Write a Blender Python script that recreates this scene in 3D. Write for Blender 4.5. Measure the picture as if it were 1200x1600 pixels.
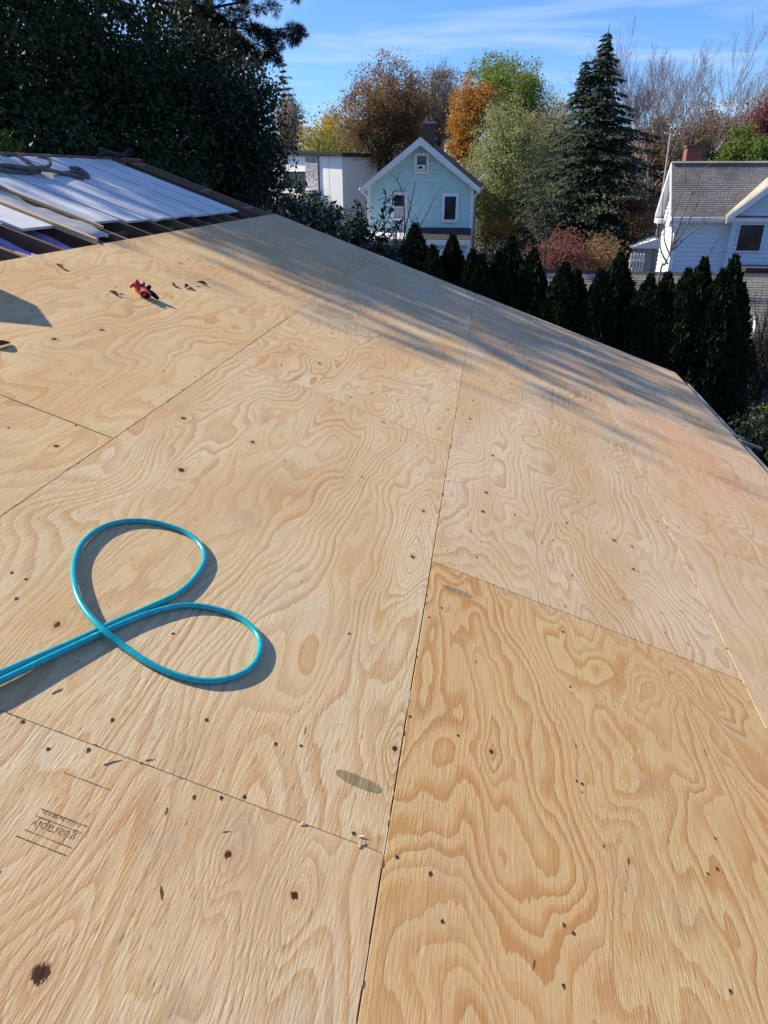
import bpy, math, random
import numpy as np
from mathutils import Vector, Matrix

for o in list(bpy.data.objects):
    bpy.data.objects.remove(o, do_unlink=True)
scene = bpy.context.scene
col = scene.collection
R = math.radians

# ------------------------------------------------------------------ camera
FPX, YAW, PITCH, CAMH = 1091.74, 0.14171, 0.44877, 1.3042      # solved from the plywood joints (1.22 m grid)
RP = 0.3434                                                     # pitch of the roof we stand on
cd = bpy.data.cameras.new('camera')
cam = bpy.data.objects.new('camera', cd)
col.objects.link(cam)
cam.location = (0, 0, CAMH)
cam.rotation_euler = (math.pi / 2 - PITCH, 0, YAW)
cd.sensor_fit = 'VERTICAL'
cd.sensor_height = 36.0
cd.lens = FPX / 1600 * 36.0
cd.clip_start = 0.05
cd.clip_end = 3000
scene.camera = cam

# ------------------------------------------------------------------ sun and sky
SUN_DIR = Vector((-0.761, 0.131, 0.635)).normalized()           # towards the sun: left, a little ahead, 39 degrees up
SUN_EL = math.asin(SUN_DIR.z)
SUN_ROT = math.atan2(SUN_DIR.x, SUN_DIR.y)
SKY_TINT = (0.37, 0.57, 0.92, 1)
world = bpy.data.worlds.new('World')
scene.world = world
world.use_nodes = True
wn, wl = world.node_tree.nodes, world.node_tree.links
wn.clear()
wout = wn.new('ShaderNodeOutputWorld')
wbg = wn.new('ShaderNodeBackground')
sky = wn.new('ShaderNodeTexSky')
sky.sky_type = 'NISHITA'
sky.sun_disc = False
sky.sun_elevation = SUN_EL
sky.sun_rotation = SUN_ROT
sky.air_density = 1.0
sky.dust_density = 0.25
sky.ozone_density = 1.6
wbg.inputs['Strength'].default_value = 0.086
# thin cirrus, the same all round the sky
tc = wn.new('ShaderNodeTexCoord')
sx = wn.new('ShaderNodeSeparateXYZ')
wl.new(tc.outputs['Generated'], sx.inputs[0])
zc = wn.new('ShaderNodeMath'); zc.operation = 'MAXIMUM'; zc.inputs[1].default_value = 0.03
wl.new(sx.outputs['Z'], zc.inputs[0])
zo = wn.new('ShaderNodeMath'); zo.operation = 'ADD'; zo.inputs[1].default_value = 0.10
wl.new(zc.outputs[0], zo.inputs[0])
dx = wn.new('ShaderNodeMath'); dx.operation = 'DIVIDE'
dy = wn.new('ShaderNodeMath'); dy.operation = 'DIVIDE'
wl.new(sx.outputs['X'], dx.inputs[0]); wl.new(zo.outputs[0], dx.inputs[1])
wl.new(sx.outputs['Y'], dy.inputs[0]); wl.new(zo.outputs[0], dy.inputs[1])
cx = wn.new('ShaderNodeCombineXYZ')
wl.new(dx.outputs[0], cx.inputs['X']); wl.new(dy.outputs[0], cx.inputs['Y'])
mp = wn.new('ShaderNodeMapping')
mp.inputs['Scale'].default_value = (0.85, 1.7, 1)
mp.inputs['Rotation'].default_value = (0, 0, R(-14))
mp.inputs['Location'].default_value = (0.7, 3.1, 0)
wl.new(cx.outputs[0], mp.inputs[0])
cn = wn.new('ShaderNodeTexNoise')
cn.inputs['Scale'].default_value = 0.9
cn.inputs['Detail'].default_value = 8
cn.inputs['Roughness'].default_value = 0.58
cn.inputs['Distortion'].default_value = 0.5
wl.new(mp.outputs[0], cn.inputs['Vector'])
cr = wn.new('ShaderNodeValToRGB')
cr.color_ramp.elements[0].position = 0.47
cr.color_ramp.elements[0].color = (0, 0, 0, 1)
cr.color_ramp.elements[1].position = 0.78
cr.color_ramp.elements[1].color = (0.8, 0.8, 0.8, 1)
wl.new(cn.outputs['Fac'], cr.inputs[0])
cmx = wn.new('ShaderNodeMixRGB')
cmx.inputs['Color2'].default_value = (3.4, 4.1, 5.4, 1)
wl.new(cr.outputs[0], cmx.inputs['Fac'])
tnt = wn.new('ShaderNodeMixRGB'); tnt.blend_type = 'MULTIPLY'; tnt.inputs['Fac'].default_value = 1.0
tnt.inputs['Color2'].default_value = SKY_TINT                   # camera balance: the photograph's sky is a deep clear blue
wl.new(sky.outputs[0], tnt.inputs['Color1'])
wl.new(tnt.outputs[0], cmx.inputs['Color1'])
wl.new(cmx.outputs[0], wbg.inputs['Color'])
wl.new(wbg.outputs[0], wout.inputs['Surface'])

sd = bpy.data.lights.new('sun', 'SUN')
sun = bpy.data.objects.new('sun', sd)
col.objects.link(sun)
sd.energy = 3.7
sd.angle = R(0.53)
sd.color = (1.0, 0.89, 0.70)
sun.rotation_euler = (-SUN_DIR).to_track_quat('-Z', 'Y').to_euler()
sun.location = (-30, 12, 30)

scene.view_settings.view_transform = 'Standard'
scene.view_settings.look = 'None'
scene.view_settings.gamma = 1
scene.view_settings.use_curve_mapping = False
scene.view_settings.exposure = 1.25
scene.render.engine = 'CYCLES'
scene.cycles.use_denoising = True
scene.cycles.max_bounces = 6
scene.cycles.diffuse_bounces = 3
scene.cycles.glossy_bounces = 2
scene.cycles.transmission_bounces = 4
scene.cycles.transparent_max_bounces = 8

GZ = -6.0                                                       # level of the gardens

# ------------------------------------------------------------------ measuring helpers
_f = Vector((-math.sin(YAW) * math.cos(PITCH), math.cos(YAW) * math.cos(PITCH), -math.sin(PITCH)))
_r = Vector((math.cos(YAW), math.sin(YAW), 0))
_u = _r.cross(_f)
EYE = Vector((0, 0, CAMH))

def ray(px, py):
    return (px - 600) / FPX * _r - (py - 800) / FPX * _u + _f

def at(px, py, Y):                                              # survey point at distance Y
    d = ray(px, py)
    return EYE + d * (Y / d.y)

def rp(px, py):                                                 # survey point on our roof: (down the slope, along the ridge)
    d = ray(px, py)
    n = Vector((math.sin(RP), 0, math.cos(RP)))
    P = EYE + d * (-(n.dot(EYE)) / n.dot(d))
    return P.x * math.cos(RP) - P.z * math.sin(RP), P.y

# ------------------------------------------------------------------ object helpers
def tag(o, label=None, cat=None, group=None, kind=None):
    if label: o['label'] = label
    if cat: o['category'] = cat
    if group: o['group'] = group
    if kind: o['kind'] = kind
    return o

def empty(name, loc=(0, 0, 0), rot=(0, 0, 0)):
    o = bpy.data.objects.new(name, None)
    o.empty_display_size = 0.2
    o.location = loc
    o.rotation_euler = rot
    col.objects.link(o)
    return o

def link(name, me, mat, parent=None, loc=None):
    o = bpy.data.objects.new(name, me)
    col.objects.link(o)
    if mat and not me.materials:
        me.materials.append(mat)
    if parent: o.parent = parent
    if loc is not None: o.location = loc
    return o

class MB:
    def __init__(s):
        s.v, s.f = [], []
    def add(s, vs, fs):
        b = len(s.v)
        s.v += [tuple(v) for v in vs]
        s.f += [tuple(b + i for i in f) for f in fs]
        return s
    def box(s, x0, x1, y0, y1, z0, z1):
        return s.add([(x0, y0, z0), (x1, y0, z0), (x1, y1, z0), (x0, y1, z0), (x0, y0, z1), (x1, y0, z1), (x1, y1, z1), (x0, y1, z1)],
                     [(3, 2, 1, 0), (4, 5, 6, 7), (0, 1, 5, 4), (1, 2, 6, 5), (2, 3, 7, 6), (3, 0, 4, 7)])
    def bar(s, a, b, w, h, up=(0, 0, 1)):
        a, b = Vector(a), Vector(b)
        d = (b - a).normalized()
        r = d.cross(Vector(up)).normalized() * (w / 2)
        u = r.cross(d).normalized() * (h / 2)
        vs = [a - r - u, a + r - u, a + r + u, a - r + u, b - r - u, b + r - u, b + r + u, b - r + u]
        return s.add(vs, [(0, 1, 2, 3), (7, 6, 5, 4), (1, 0, 4, 5), (2, 1, 5, 6), (3, 2, 6, 7), (0, 3, 7, 4)])
    def prism(s, pts, d):                                        # polygon extruded along vector d
        n = len(pts); d = Vector(d)
        vs = [Vector(p) for p in pts] + [Vector(p) + d for p in pts]
        return s.add(vs, [tuple(range(n))[::-1], tuple(range(n, 2 * n))] + [(i, (i + 1) % n, n + (i + 1) % n, n + i) for i in range(n)])
    def tube(s, pts, rad, n=6, cap=True):
        pts = [Vector(p) for p in pts]
        if not hasattr(rad, '__len__'): rad = [rad] * len(pts)
        b = len(s.v)
        ref = None
        for i, p in enumerate(pts):
            t = (pts[min(i + 1, len(pts) - 1)] - pts[max(i - 1, 0)])
            if t.length < 1e-9: t = Vector((0, 0, 1))
            t.normalize()
            if ref is None:
                ref = Vector((1, 0, 0)) if abs(t.x) < 0.8 else Vector((0, 1, 0))
            ref = (ref - t * ref.dot(t))
            if ref.length < 1e-6: ref = t.orthogonal()
            ref.normalize()
            q = t.cross(ref)
            for k in range(n):
                a = 2 * math.pi * k / n
                s.v.append(tuple(p + (ref * math.cos(a) + q * math.sin(a)) * rad[i]))
        for i in range(len(pts) - 1):
            for k in range(n):
                k2 = (k + 1) % n
                s.f.append((b + i * n + k, b + i * n + k2, b + (i + 1) * n + k2, b + (i + 1) * n + k))
        if cap:
            s.f.append(tuple(b + k for k in range(n))[::-1])
            e = b + (len(pts) - 1) * n
            s.f.append(tuple(e + k for k in range(n)))
        return s
    def mesh(s, name='mesh', smooth=False):
        me = bpy.data.meshes.new(name)
        me.from_pydata(s.v, [], s.f)
        if smooth:
            me.polygons.foreach_set('use_smooth', [True] * len(me.polygons))
        me.update()
        return me
    def build(s, name, mat, parent=None, smooth=False, loc=None, bevel=0):
        o = link(name, s.mesh(name, smooth), mat, parent, loc)
        if bevel:
            m = o.modifiers.new('bevel', 'BEVEL'); m.width = bevel; m.segments = 2; m.limit_method = 'ANGLE'
        return o

# ------------------------------------------------------------------ material helpers
class NT:
    def __init__(s, name):
        s.m = bpy.data.materials.new(name)
        s.m.use_nodes = True
        s.n, s.l = s.m.node_tree.nodes, s.m.node_tree.links
        s.b = s.n['Principled BSDF']
        s.out = s.n['Material Output']
    def sock(s, sock, val):
        if isinstance(val, bpy.types.NodeSocket): s.l.new(val, sock)
        elif val is not None: sock.default_value = val
    def math(s, op, a, b=None, c=None, clamp=False):
        k = s.n.new('ShaderNodeMath'); k.operation = op; k.use_clamp = clamp
        s.sock(k.inputs[0], a); s.sock(k.inputs[1], b)
        if c is not None: s.sock(k.inputs[2], c)
        return k.outputs[0]
    def coord(s, kind='Object'):
        return s.n.new('ShaderNodeTexCoord').outputs[kind]
    def map(s, v, scale=(1, 1, 1), loc=(0, 0, 0), rot=(0, 0, 0)):
        k = s.n.new('ShaderNodeMapping')
        s.l.new(v, k.inputs[0])
        k.inputs['Scale'].default_value = scale; k.inputs['Location'].default_value = loc; k.inputs['Rotation'].default_value = rot
        return k.outputs[0]
    def noise(s, v, scale=1, detail=2, rough=0.5, dist=0, out='Fac'):
        k = s.n.new('ShaderNodeTexNoise')
        if v is not None: s.l.new(v, k.inputs['Vector'])
        k.inputs['Scale'].default_value = scale; k.inputs['Detail'].default_value = detail
        k.inputs['Roughness'].default_value = rough; k.inputs['Distortion'].default_value = dist
        return k.outputs[out]
    def ramp(s, v, stops, interp='LINEAR'):
        k = s.n.new('ShaderNodeValToRGB')
        k.color_ramp.interpolation = interp
        e = k.color_ramp.elements
        while len(e) < len(stops): e.new(0.5)
        for q, (p, c) in zip(e, stops):
            q.position = p
            q.color = (c, c, c, 1) if not hasattr(c, '__len__') else (*c, 1)
        s.l.new(v, k.inputs[0])
        return k.outputs[0]
    def mix(s, f, a, b, blend='MIX'):
        k = s.n.new('ShaderNodeMixRGB'); k.blend_type = blend
        s.sock(k.inputs[0], f)
        for i, c in ((1, a), (2, b)):
            s.sock(k.inputs[i], (*c, 1) if isinstance(c, tuple) and len(c) == 3 else c)
        return k.outputs[0]
    def bump(s, h, strength=0.3, dist=0.01, prev=None):
        k = s.n.new('ShaderNodeBump')
        k.inputs['Strength'].default_value = strength; k.inputs['Distance'].default_value = dist
        s.l.new(h, k.inputs['Height'])
        if prev is not None: s.l.new(prev, k.inputs['Normal'])
        return k.outputs[0]
    def set(s, color=None, rough=None, normal=None, spec=None, metal=None):
        if color is not None: s.sock(s.b.inputs['Base Color'], (*color, 1) if isinstance(color, tuple) and len(color) == 3 else color)
        if rough is not None: s.sock(s.b.inputs['Roughness'], rough)
        if normal is not None: s.l.new(normal, s.b.inputs['Normal'])
        if spec is not None: s.b.inputs['Specular IOR Level'].default_value = spec
        if metal is not None: s.b.inputs['Metallic'].default_value = metal
        return s.m

def plain(name, c, rough=0.7, var=0.25, scale=6, bump=0.15, spec=0.3, metal=0, stretch=(1, 1, 1)):
    t = NT(name)
    v = t.map(t.coord(), stretch)
    n = t.noise(v, scale, 5, 0.6)
    n2 = t.noise(v, scale * 9, 3, 0.6)
    a = tuple(x * (1 - var) for x in c); b = tuple(min(1, x * (1 + var * 0.6)) for x in c)
    cc = t.ramp(n, [(0.3, a), (0.7, b)])
    cc = t.mix(0.18, cc, t.ramp(n2, [(0.3, a), (0.7, b)]))
    return t.set(cc, rough, t.bump(n2, bump, 0.01) if bump else None, spec, metal)

def leafmat(name, cols, trans=0.35, rough=0.55, spec=0.25):
    t = NT(name)
    g = t.n.new('ShaderNodeNewGeometry')
    stops = [(i / max(1, len(cols) - 1), c) for i, c in enumerate(cols)]
    c = t.ramp(g.outputs['Random Per Island'], stops)
    big = t.noise(t.coord(), 0.6, 2, 0.5)
    c = t.mix(t.ramp(big, [(0.35, 0.0), (0.7, 0.45)]), c, (*[x * 0.8 for x in cols[0]],)[:3])
    t.set(c, rough, None, spec)
    tr = t.n.new('ShaderNodeBsdfTranslucent')
    t.l.new(c, tr.inputs[0])
    mx = t.n.new('ShaderNodeMixShader')
    mx.inputs[0].default_value = trans
    t.l.new(t.b.outputs[0], mx.inputs[1]); t.l.new(tr.outputs[0], mx.inputs[2])
    t.l.new(mx.outputs[0], t.out.inputs['Surface'])
    return t.m

M = {}
M['bark'] = plain('bark', (0.09, 0.07, 0.055), 0.9, 0.4, 8, 0.6, stretch=(3, 3, 0.5))
M['bark_pale'] = plain('pale_bark', (0.42, 0.39, 0.36), 0.8, 0.45, 5, 0.3)
M['twig'] = plain('twig', (0.15, 0.115, 0.10), 0.9, 0.3, 4, 0)
M['twig_grey'] = plain('grey_twig', (0.20, 0.165, 0.165), 0.9, 0.3, 4, 0)
M['twig_birch'] = plain('birch_twig', (0.30, 0.25, 0.26), 0.9, 0.25, 4, 0)
M['twig_dark'] = plain('dark_twig', (0.05, 0.042, 0.038), 0.9, 0.3, 4, 0)
M['white_paint'] = plain('white_paint', (0.78, 0.78, 0.77), 0.55, 0.06, 2, 0.03)
M['white_siding'] = plain('white_siding', (0.60, 0.68, 0.77), 0.55, 0.08, 1.5, 0.04)
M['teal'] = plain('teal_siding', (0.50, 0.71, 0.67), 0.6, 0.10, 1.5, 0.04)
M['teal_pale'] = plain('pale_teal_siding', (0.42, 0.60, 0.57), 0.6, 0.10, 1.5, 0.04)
M['dark_shingle'] = plain('dark_shingle', (0.045, 0.046, 0.052), 0.9, 0.4, 12, 0.4)
M['brick'] = plain('chimney_brick', (0.25, 0.10, 0.07), 0.9, 0.35, 14, 0.4)
M['brick_dark'] = plain('sooty_brick', (0.12, 0.085, 0.065), 0.9, 0.4, 14, 0.4)
M['metal_dark'] = plain('dark_metal', (0.03, 0.03, 0.033), 0.5, 0.3, 5, 0.1)
M['alu'] = plain('weathered_aluminium', (0.26, 0.26, 0.25), 0.42, 0.2, 10, 0.1, 0.5, 0.55)
M['alu_brown'] = plain('gutter_brown_inside', (0.07, 0.065, 0.06), 0.7, 0.4, 12, 0.2)
M['concrete'] = plain('concrete', (0.35, 0.34, 0.33), 0.9, 0.2, 6, 0.3)

def glass_mat():
    t = NT('window_glass')
    n = t.noise(t.coord(), 1.3, 2, 0.5)
    return t.set(t.ramp(n, [(0.3, (0.012, 0.014, 0.018)), (0.7, (0.05, 0.052, 0.06))]), 0.08, t.bump(n, 0.05, 0.02), 0.6)
M['glass'] = glass_mat()
M['curtain'] = plain('window_curtain', (0.40, 0.42, 0.46), 0.8, 0.15, 3, 0.2, stretch=(8, 1, 0.3))

# ------------------------------------------------------------------ the ground
def ground_mat():
    t = NT('garden_ground')
    v = t.coord()
    a = t.noise(v, 0.12, 5, 0.6)
    b = t.noise(v, 3.0, 6, 0.7)
    c = t.ramp(a, [(0.35, (0.035, 0.05, 0.018)), (0.52, (0.06, 0.065, 0.028)), (0.66, (0.10, 0.065, 0.035))])
    c = t.mix(0.5, c, t.ramp(b, [(0.35, (0.03, 0.028, 0.016)), (0.65, (0.13, 0.09, 0.045))]))
    return t.set(c, 0.95, t.bump(b, 0.8, 0.05), 0.1)
g = MB()
n = 24
for j in range(n + 1):
    for i in range(n + 1):
        x = -700 + 1400 * i / n; y = -700 + 1400 * j / n
        g.v.append((x, y, GZ))
for j in range(n):
    for i in range(n):
        k = j * (n + 1) + i
        g.f.append((k, k + 1, k + n + 2, k + n + 1))
tag(g.build('ground', ground_mat()), kind='structure', label='dark leaf-strewn gardens below the roof')
# ------------------------------------------------------------------ our roof: deck, rafters, boards, gutter
roof = empty('plywood_roof', (0, 0, 0), (0, RP, 0))
tag(roof, 'sloping roof being rebuilt, new plywood deck with bare rafters near the ridge', 'roof')

def ply_mat(name, seed, slope, amp, K, knots, contrast=1.0, tone=0.0, warm=1.0, sx=1.9, sy=0.55, pink=None, det=1.8, hue=(.60, .485, .285)):
    """rotary-cut pine veneer: contours of a stretched field; local x runs across the face grain, y along it"""
    t = NT(name)
    rnd = random.Random(seed)
    P = t.coord('Object')
    off = (rnd.uniform(-30, 30), rnd.uniform(-30, 30), rnd.uniform(-5, 5))
    sep = t.n.new('ShaderNodeSeparateXYZ'); t.l.new(P, sep.inputs[0])
    U, V = sep.outputs[0], sep.outputs[1]
    n1 = t.noise(t.map(P, (sx, sy, 1), off), 1.0, det, 0.45, 0.6)
    n2 = t.noise(t.map(P, (sx * 3.2, sy * 3.0, 1), off), 1.0, 1.5, 0.5, 0.3)
    fibl = t.noise(t.map(P, (70, 2.6, 1), off), 1.0, 3, 0.6)
    fib = t.noise(t.map(P, (120, 8, 1), off), 1.0, 3, 0.65)
    ring = t.math('MULTIPLY', U, slope)
    ring = t.math('MULTIPLY_ADD', n1, amp, ring)
    ring = t.math('MULTIPLY_ADD', n2, amp * 0.20, ring)
    n3 = t.noise(t.map(P, (sx * 9, sy * 8, 1), off), 1.0, 2, 0.5)
    ring = t.math('MULTIPLY_ADD', n3, 0.42 / K, ring)
    core = None; halo = None
    kw = t.noise(t.map(P, (1, .7, 1), off), 150, 3, 0.65)
    for (ku, kv, r, bump) in knots:
        du = t.math('SUBTRACT', U, ku); dv = t.math('SUBTRACT', V, kv)
        a, b = max(0.030, r * 4.2), max(0.10, r * 17)
        # offset a little so the rings hug one side, as the wood flows round a limb
        e = t.math('ADD', t.math('POWER', t.math('ABSOLUTE', t.math('DIVIDE', du, a)), 1.5), t.math('POWER', t.math('ABSOLUTE', t.math('DIVIDE', dv, b)), 1.25))
        gss = t.math('EXPONENT', t.math('MULTIPLY', e, -1.0))
        ring = t.math('MULTIPLY_ADD', gss, bump, ring)
        wob = t.math('MULTIPLY_ADD', t.math('SUBTRACT', kw, 0.5), r * 1.5, t.math('MULTIPLY', t.math('SUBTRACT', n2, 0.5), r * .8))
        d = t.math('SQRT', t.math('ADD', t.math('POWER', du, 2.0), t.math('POWER', t.math('MULTIPLY', dv, 0.85), 2.0)))
        d = t.math('ADD', d, wob)
        cfac = t.math('SUBTRACT', 1.0, t.math('DIVIDE', t.math('SUBTRACT', d, r * 0.62), r * 0.28), clamp=True)
        hfac = t.math('SUBTRACT', 1.0, t.math('DIVIDE', d, r * 3.2), clamp=True)
        core = cfac if core is None else t.math('MAXIMUM', core, cfac)
        halo = hfac if halo is None else t.math('MAXIMUM', halo, hfac)
    jag = t.math('MULTIPLY', t.math('SUBTRACT', fibl, 0.5), 0.42 / K)
    ph = t.math('MULTIPLY', t.math('ADD', ring, jag), K)
    fr = t.math('FRACT', ph)
    band = t.ramp(fr, [(0.0, 0.12), (0.08, 0.0), (0.34, 0.06), (0.60, 0.55), (0.84, 1.0), (0.95, 0.9), (1.0, 0.12)], 'LINEAR')
    band2 = t.ramp(t.math('FRACT', t.math('MULTIPLY', ph, 3.0)), [(0.0, 0.0), (0.45, 0.1), (0.85, 1.0), (1.0, 0.0)])
    # every ring has its own strength
    fl = t.math('FLOOR', ph)
    wn_ = t.n.new('ShaderNodeTexWhiteNoise'); wn_.noise_dimensions = '1D'
    t.l.new(t.math('ADD', fl, float(seed)), wn_.inputs['W'])
    ringvar = t.math('MULTIPLY_ADD', wn_.outputs['Value'], 0.75, 0.45)
    patch = t.ramp(t.noise(t.map(P, (1.2, 0.5, 1), (off[1], off[0], 0)), 1.6, 2, 0.5), [(0.30, 0.45), (0.68, 1.0)])
    lw = t.math('MULTIPLY', t.math('MULTIPLY', band, ringvar), t.math('MULTIPLY', patch, contrast), clamp=True)
    lw = t.math('MULTIPLY_ADD', t.math('MULTIPLY', band2, patch), 0.20 * min(1.0, contrast), lw, clamp=True)
    pale = tuple(a - tone * b for a, b in zip(hue, (.06, .06, .06)))
    mid = (0.545 * warm, 0.352, 0.165 / warm)
    late = (0.445 * warm, 0.236, 0.082 / warm)
    blot = t.noise(t.map(P, (2.6, 0.9, 1), (off[2], off[0], 0)), 1.0, 3, 0.55)
    base = t.mix(t.ramp(blot, [(0.38, 0.0), (0.64, 0.70)]), pale, mid)
    c = t.mix(lw, base, late)
    # grain fibres and pores
    fine = t.noise(t.map(P, (260, 9, 1), off), 1.0, 2, 0.6)
    c = t.mix(t.ramp(fib, [(0.28, 0.30), (0.5, 0.0)]), c, t.mix(0.55, c, (0.28, 0.16, 0.07)))
    c = t.mix(t.ramp(fib, [(0.58, 0.0), (0.78, 0.28)]), c, (0.72, 0.60, 0.43))
    pore = t.math('MULTIPLY', t.ramp(fine, [(0.235, 1.0), (0.29, 0.0)]), 0.5)
    c = t.mix(pore, c, (0.16, 0.085, 0.04))
    # short torn fibres, dark
    chk = t.noise(t.map(P, (185, 27, 1), (off[0], off[2], 3)), 1.0, 2, 0.5)
    rough_zone = t.ramp(t.noise(t.map(P, (2.2, 1.1, 1), (off[2], off[1], 1)), 1.0, 3, 0.6), [(0.38, 0.15), (0.62, 1.0)])
    tear = t.math('MULTIPLY', t.ramp(chk, [(0.27, 1.0), (0.36, 0.0)]), rough_zone)
    c = t.mix(t.math('MULTIPLY', tear, 0.72), c, (0.24, 0.135, 0.06))
    fibre_glint = t.math('MULTIPLY', t.ramp(chk, [(0.64, 0.0), (0.72, 1.0)]), rough_zone)
    c = t.mix(t.math('MULTIPLY', fibre_glint, 0.35), c, (0.76, 0.63, 0.44))  # pale glints of grazing sun on raised fibres, put into the colour
    split = t.math('MULTIPLY', t.ramp(t.noise(t.map(P, (190, 3.4, 1), (off[1], off[2], 7)), 1.0, 2, .5), [(.215, 1.), (.25, 0.)]), rough_zone)
    c = t.mix(t.math('MULTIPLY', split, .8), c, (.15, .08, .04))
    # foot dirt and dust
    dirt = t.noise(P, 2.3, 6, 0.7)
    c = t.mix(t.ramp(dirt, [(0.50, 0.0), (0.75, 0.26)]), c, (0.33, 0.27, 0.21))
    scuff = t.math('MULTIPLY', t.ramp(t.noise(t.map(P, (9, 3.2, 1), off, (0, 0, .5)), 1.0, 5, .7), [(.58, 0.), (.70, 1.)]), t.ramp(dirt, [(.45, 0.), (.6, 1.)]))
    c = t.mix(t.math('MULTIPLY', scuff, .38), c, (.30, .23, .16))
    spk = t.noise(P, 120, 2, 0.5)
    c = t.mix(t.ramp(spk, [(0.755, 0.0), (0.80, 0.6)]), c, (0.12, 0.08, 0.06))
    if pink:                                                     # rubbed-in red chalk, a stain of its own
        pu, pv, pr = pink
        e = t.math('ADD', t.math('POWER', t.math('ABSOLUTE', t.math('DIVIDE', t.math('SUBTRACT', U, pu), pr)), 2.0),
                   t.math('POWER', t.math('ABSOLUTE', t.math('DIVIDE', t.math('SUBTRACT', V, pv), pr * 2.6)), 2.0))
        gm = t.math('MULTIPLY', t.math('EXPONENT', t.math('MULTIPLY', e, -1.0)), t.ramp(dirt, [(0.32, 0.08), (0.62, 0.42)]))
        c = t.mix(gm, c, (0.66, 0.29, 0.14))
    if core is not None:
        c = t.mix(t.math('MULTIPLY', t.math('POWER', halo, 1.6), 0.55), c, (0.40, 0.19, 0.065))
        c = t.mix(core, c, t.ramp(fine, [(0.3, (0.018, 0.008, 0.005)), (0.7, (0.11, 0.04, 0.018))]))
    # relief: late wood stands proud, fibres lift, knots sink
    h = t.math('MULTIPLY', lw, 0.28)
    h = t.math('MULTIPLY_ADD', fib, 0.55, h)
    h = t.math('MULTIPLY_ADD', fine, 0.35, h)
    h = t.math('MULTIPLY_ADD', t.math('MULTIPLY', chk, rough_zone), 1.05, h)
    if core is not None: h = t.math('MULTIPLY_ADD', core, -2.5, h)
    nb = t.bump(h, 0.7, 0.0016)
    wav = t.noise(t.map(P, (1.6, 1.1, 1), off), 2.0, 2, 0.5)
    nb2 = t.bump(wav, 0.5, 0.004, nb)
    return t.set(c, 0.72, nb2, 0.22)

COLS = [(-2.68, -1.3667), (-1.3667, -0.1477), (-0.1477, 1.0715), (1.0715, 2.42)]
L1, W = 0.9775, 1.2192
RAKE = 8.635
JOINTS = [[-0.2417, L1 + W, L1 + 3 * W, L1 + 5 * W, RAKE],
          [-1.46, L1, L1 + 2 * W, L1 + 4 * W, L1 + 6 * W, RAKE],
          [-0.2417, L1 + W, L1 + 3 * W, L1 + 5 * W, RAKE],
          [-1.46, L1, L1 + 2 * W, L1 + 4 * W, L1 + 6 * W, RAKE]]
# knots read off the photograph (pixel, radius in metres, how far the rings bulge)
KN = [(65, 1522, .016, 1.5), (461, 1400, .009, 1.3), (356, 1336, .008, 1.1), (617, 1170, .008, 1.1), (284, 735, .015, 1.2), (90, 976, .012, 1.4),
      (395, 691, .010, 1.0), (287, 654, .011, 1.0), (662, 799, .011, 1.0), (645, 870, .010, 1.2), (768, 1175, .007, -0.9), (880, 988, .008, 0.8),
      (945, 715, .008, .7), (735, 655, .010, .8), (770, 712, .009, .7), (760, 770, .009, .7), (755, 800, .010, .7), (960, 845, .012, .8),
      (988, 855, .009, .7), (990, 890, .010, .8), (905, 718, .008, .6), (190, 460, .014, .8), (283, 412, .013, .8), (310, 448, .012, .8), (160, 516, .013, .8),
      (85, 530, .014, .8), 
      (500, 568, .014, .9), (650, 547, .013, .9), (420, 440, .014, .8), (540, 430, .014, .8), (700, 640, .010, .7), (88, 697, .010, .7), (600, 660, .010, .7)]
style = {(0, 1): (31, 1.4, 2.0, 9, .75, .1, 1.0), (0, 0): (33, 1.6, 1.8, 7, .7, .1, 1.0), (1, 1): (12, 2.2, 2.1, 11.5, .85, 0, 1.0), (1, 0): (7, 1.5, 2.2, 9.5, .8, .0, 1.0), (2, 0): (23, 1.0, 2.8, 7.6, 1.5, .5, 1.03),
         (2, 1): (44, 2.4, 2.1, 11, .75, -.1, .98), (3, 1): (54, 1.6, 1.9, 8.5, .7, .15, 1.02), (3, 2): (58, 1.6, 1.9, 8.5, .7, .1, 1.03), (3, 0): (51, 1.4, 1.9, 7.5, .7, .1, 1.02)}
HUES = {0: (.61, .455, .245), 1: (.61, .490, .305), 2: (.605, .480, .320), 3: (.61, .475, .312)}
RNG = random.Random(5)
GAP = 0.0015
sheets = {}
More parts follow.
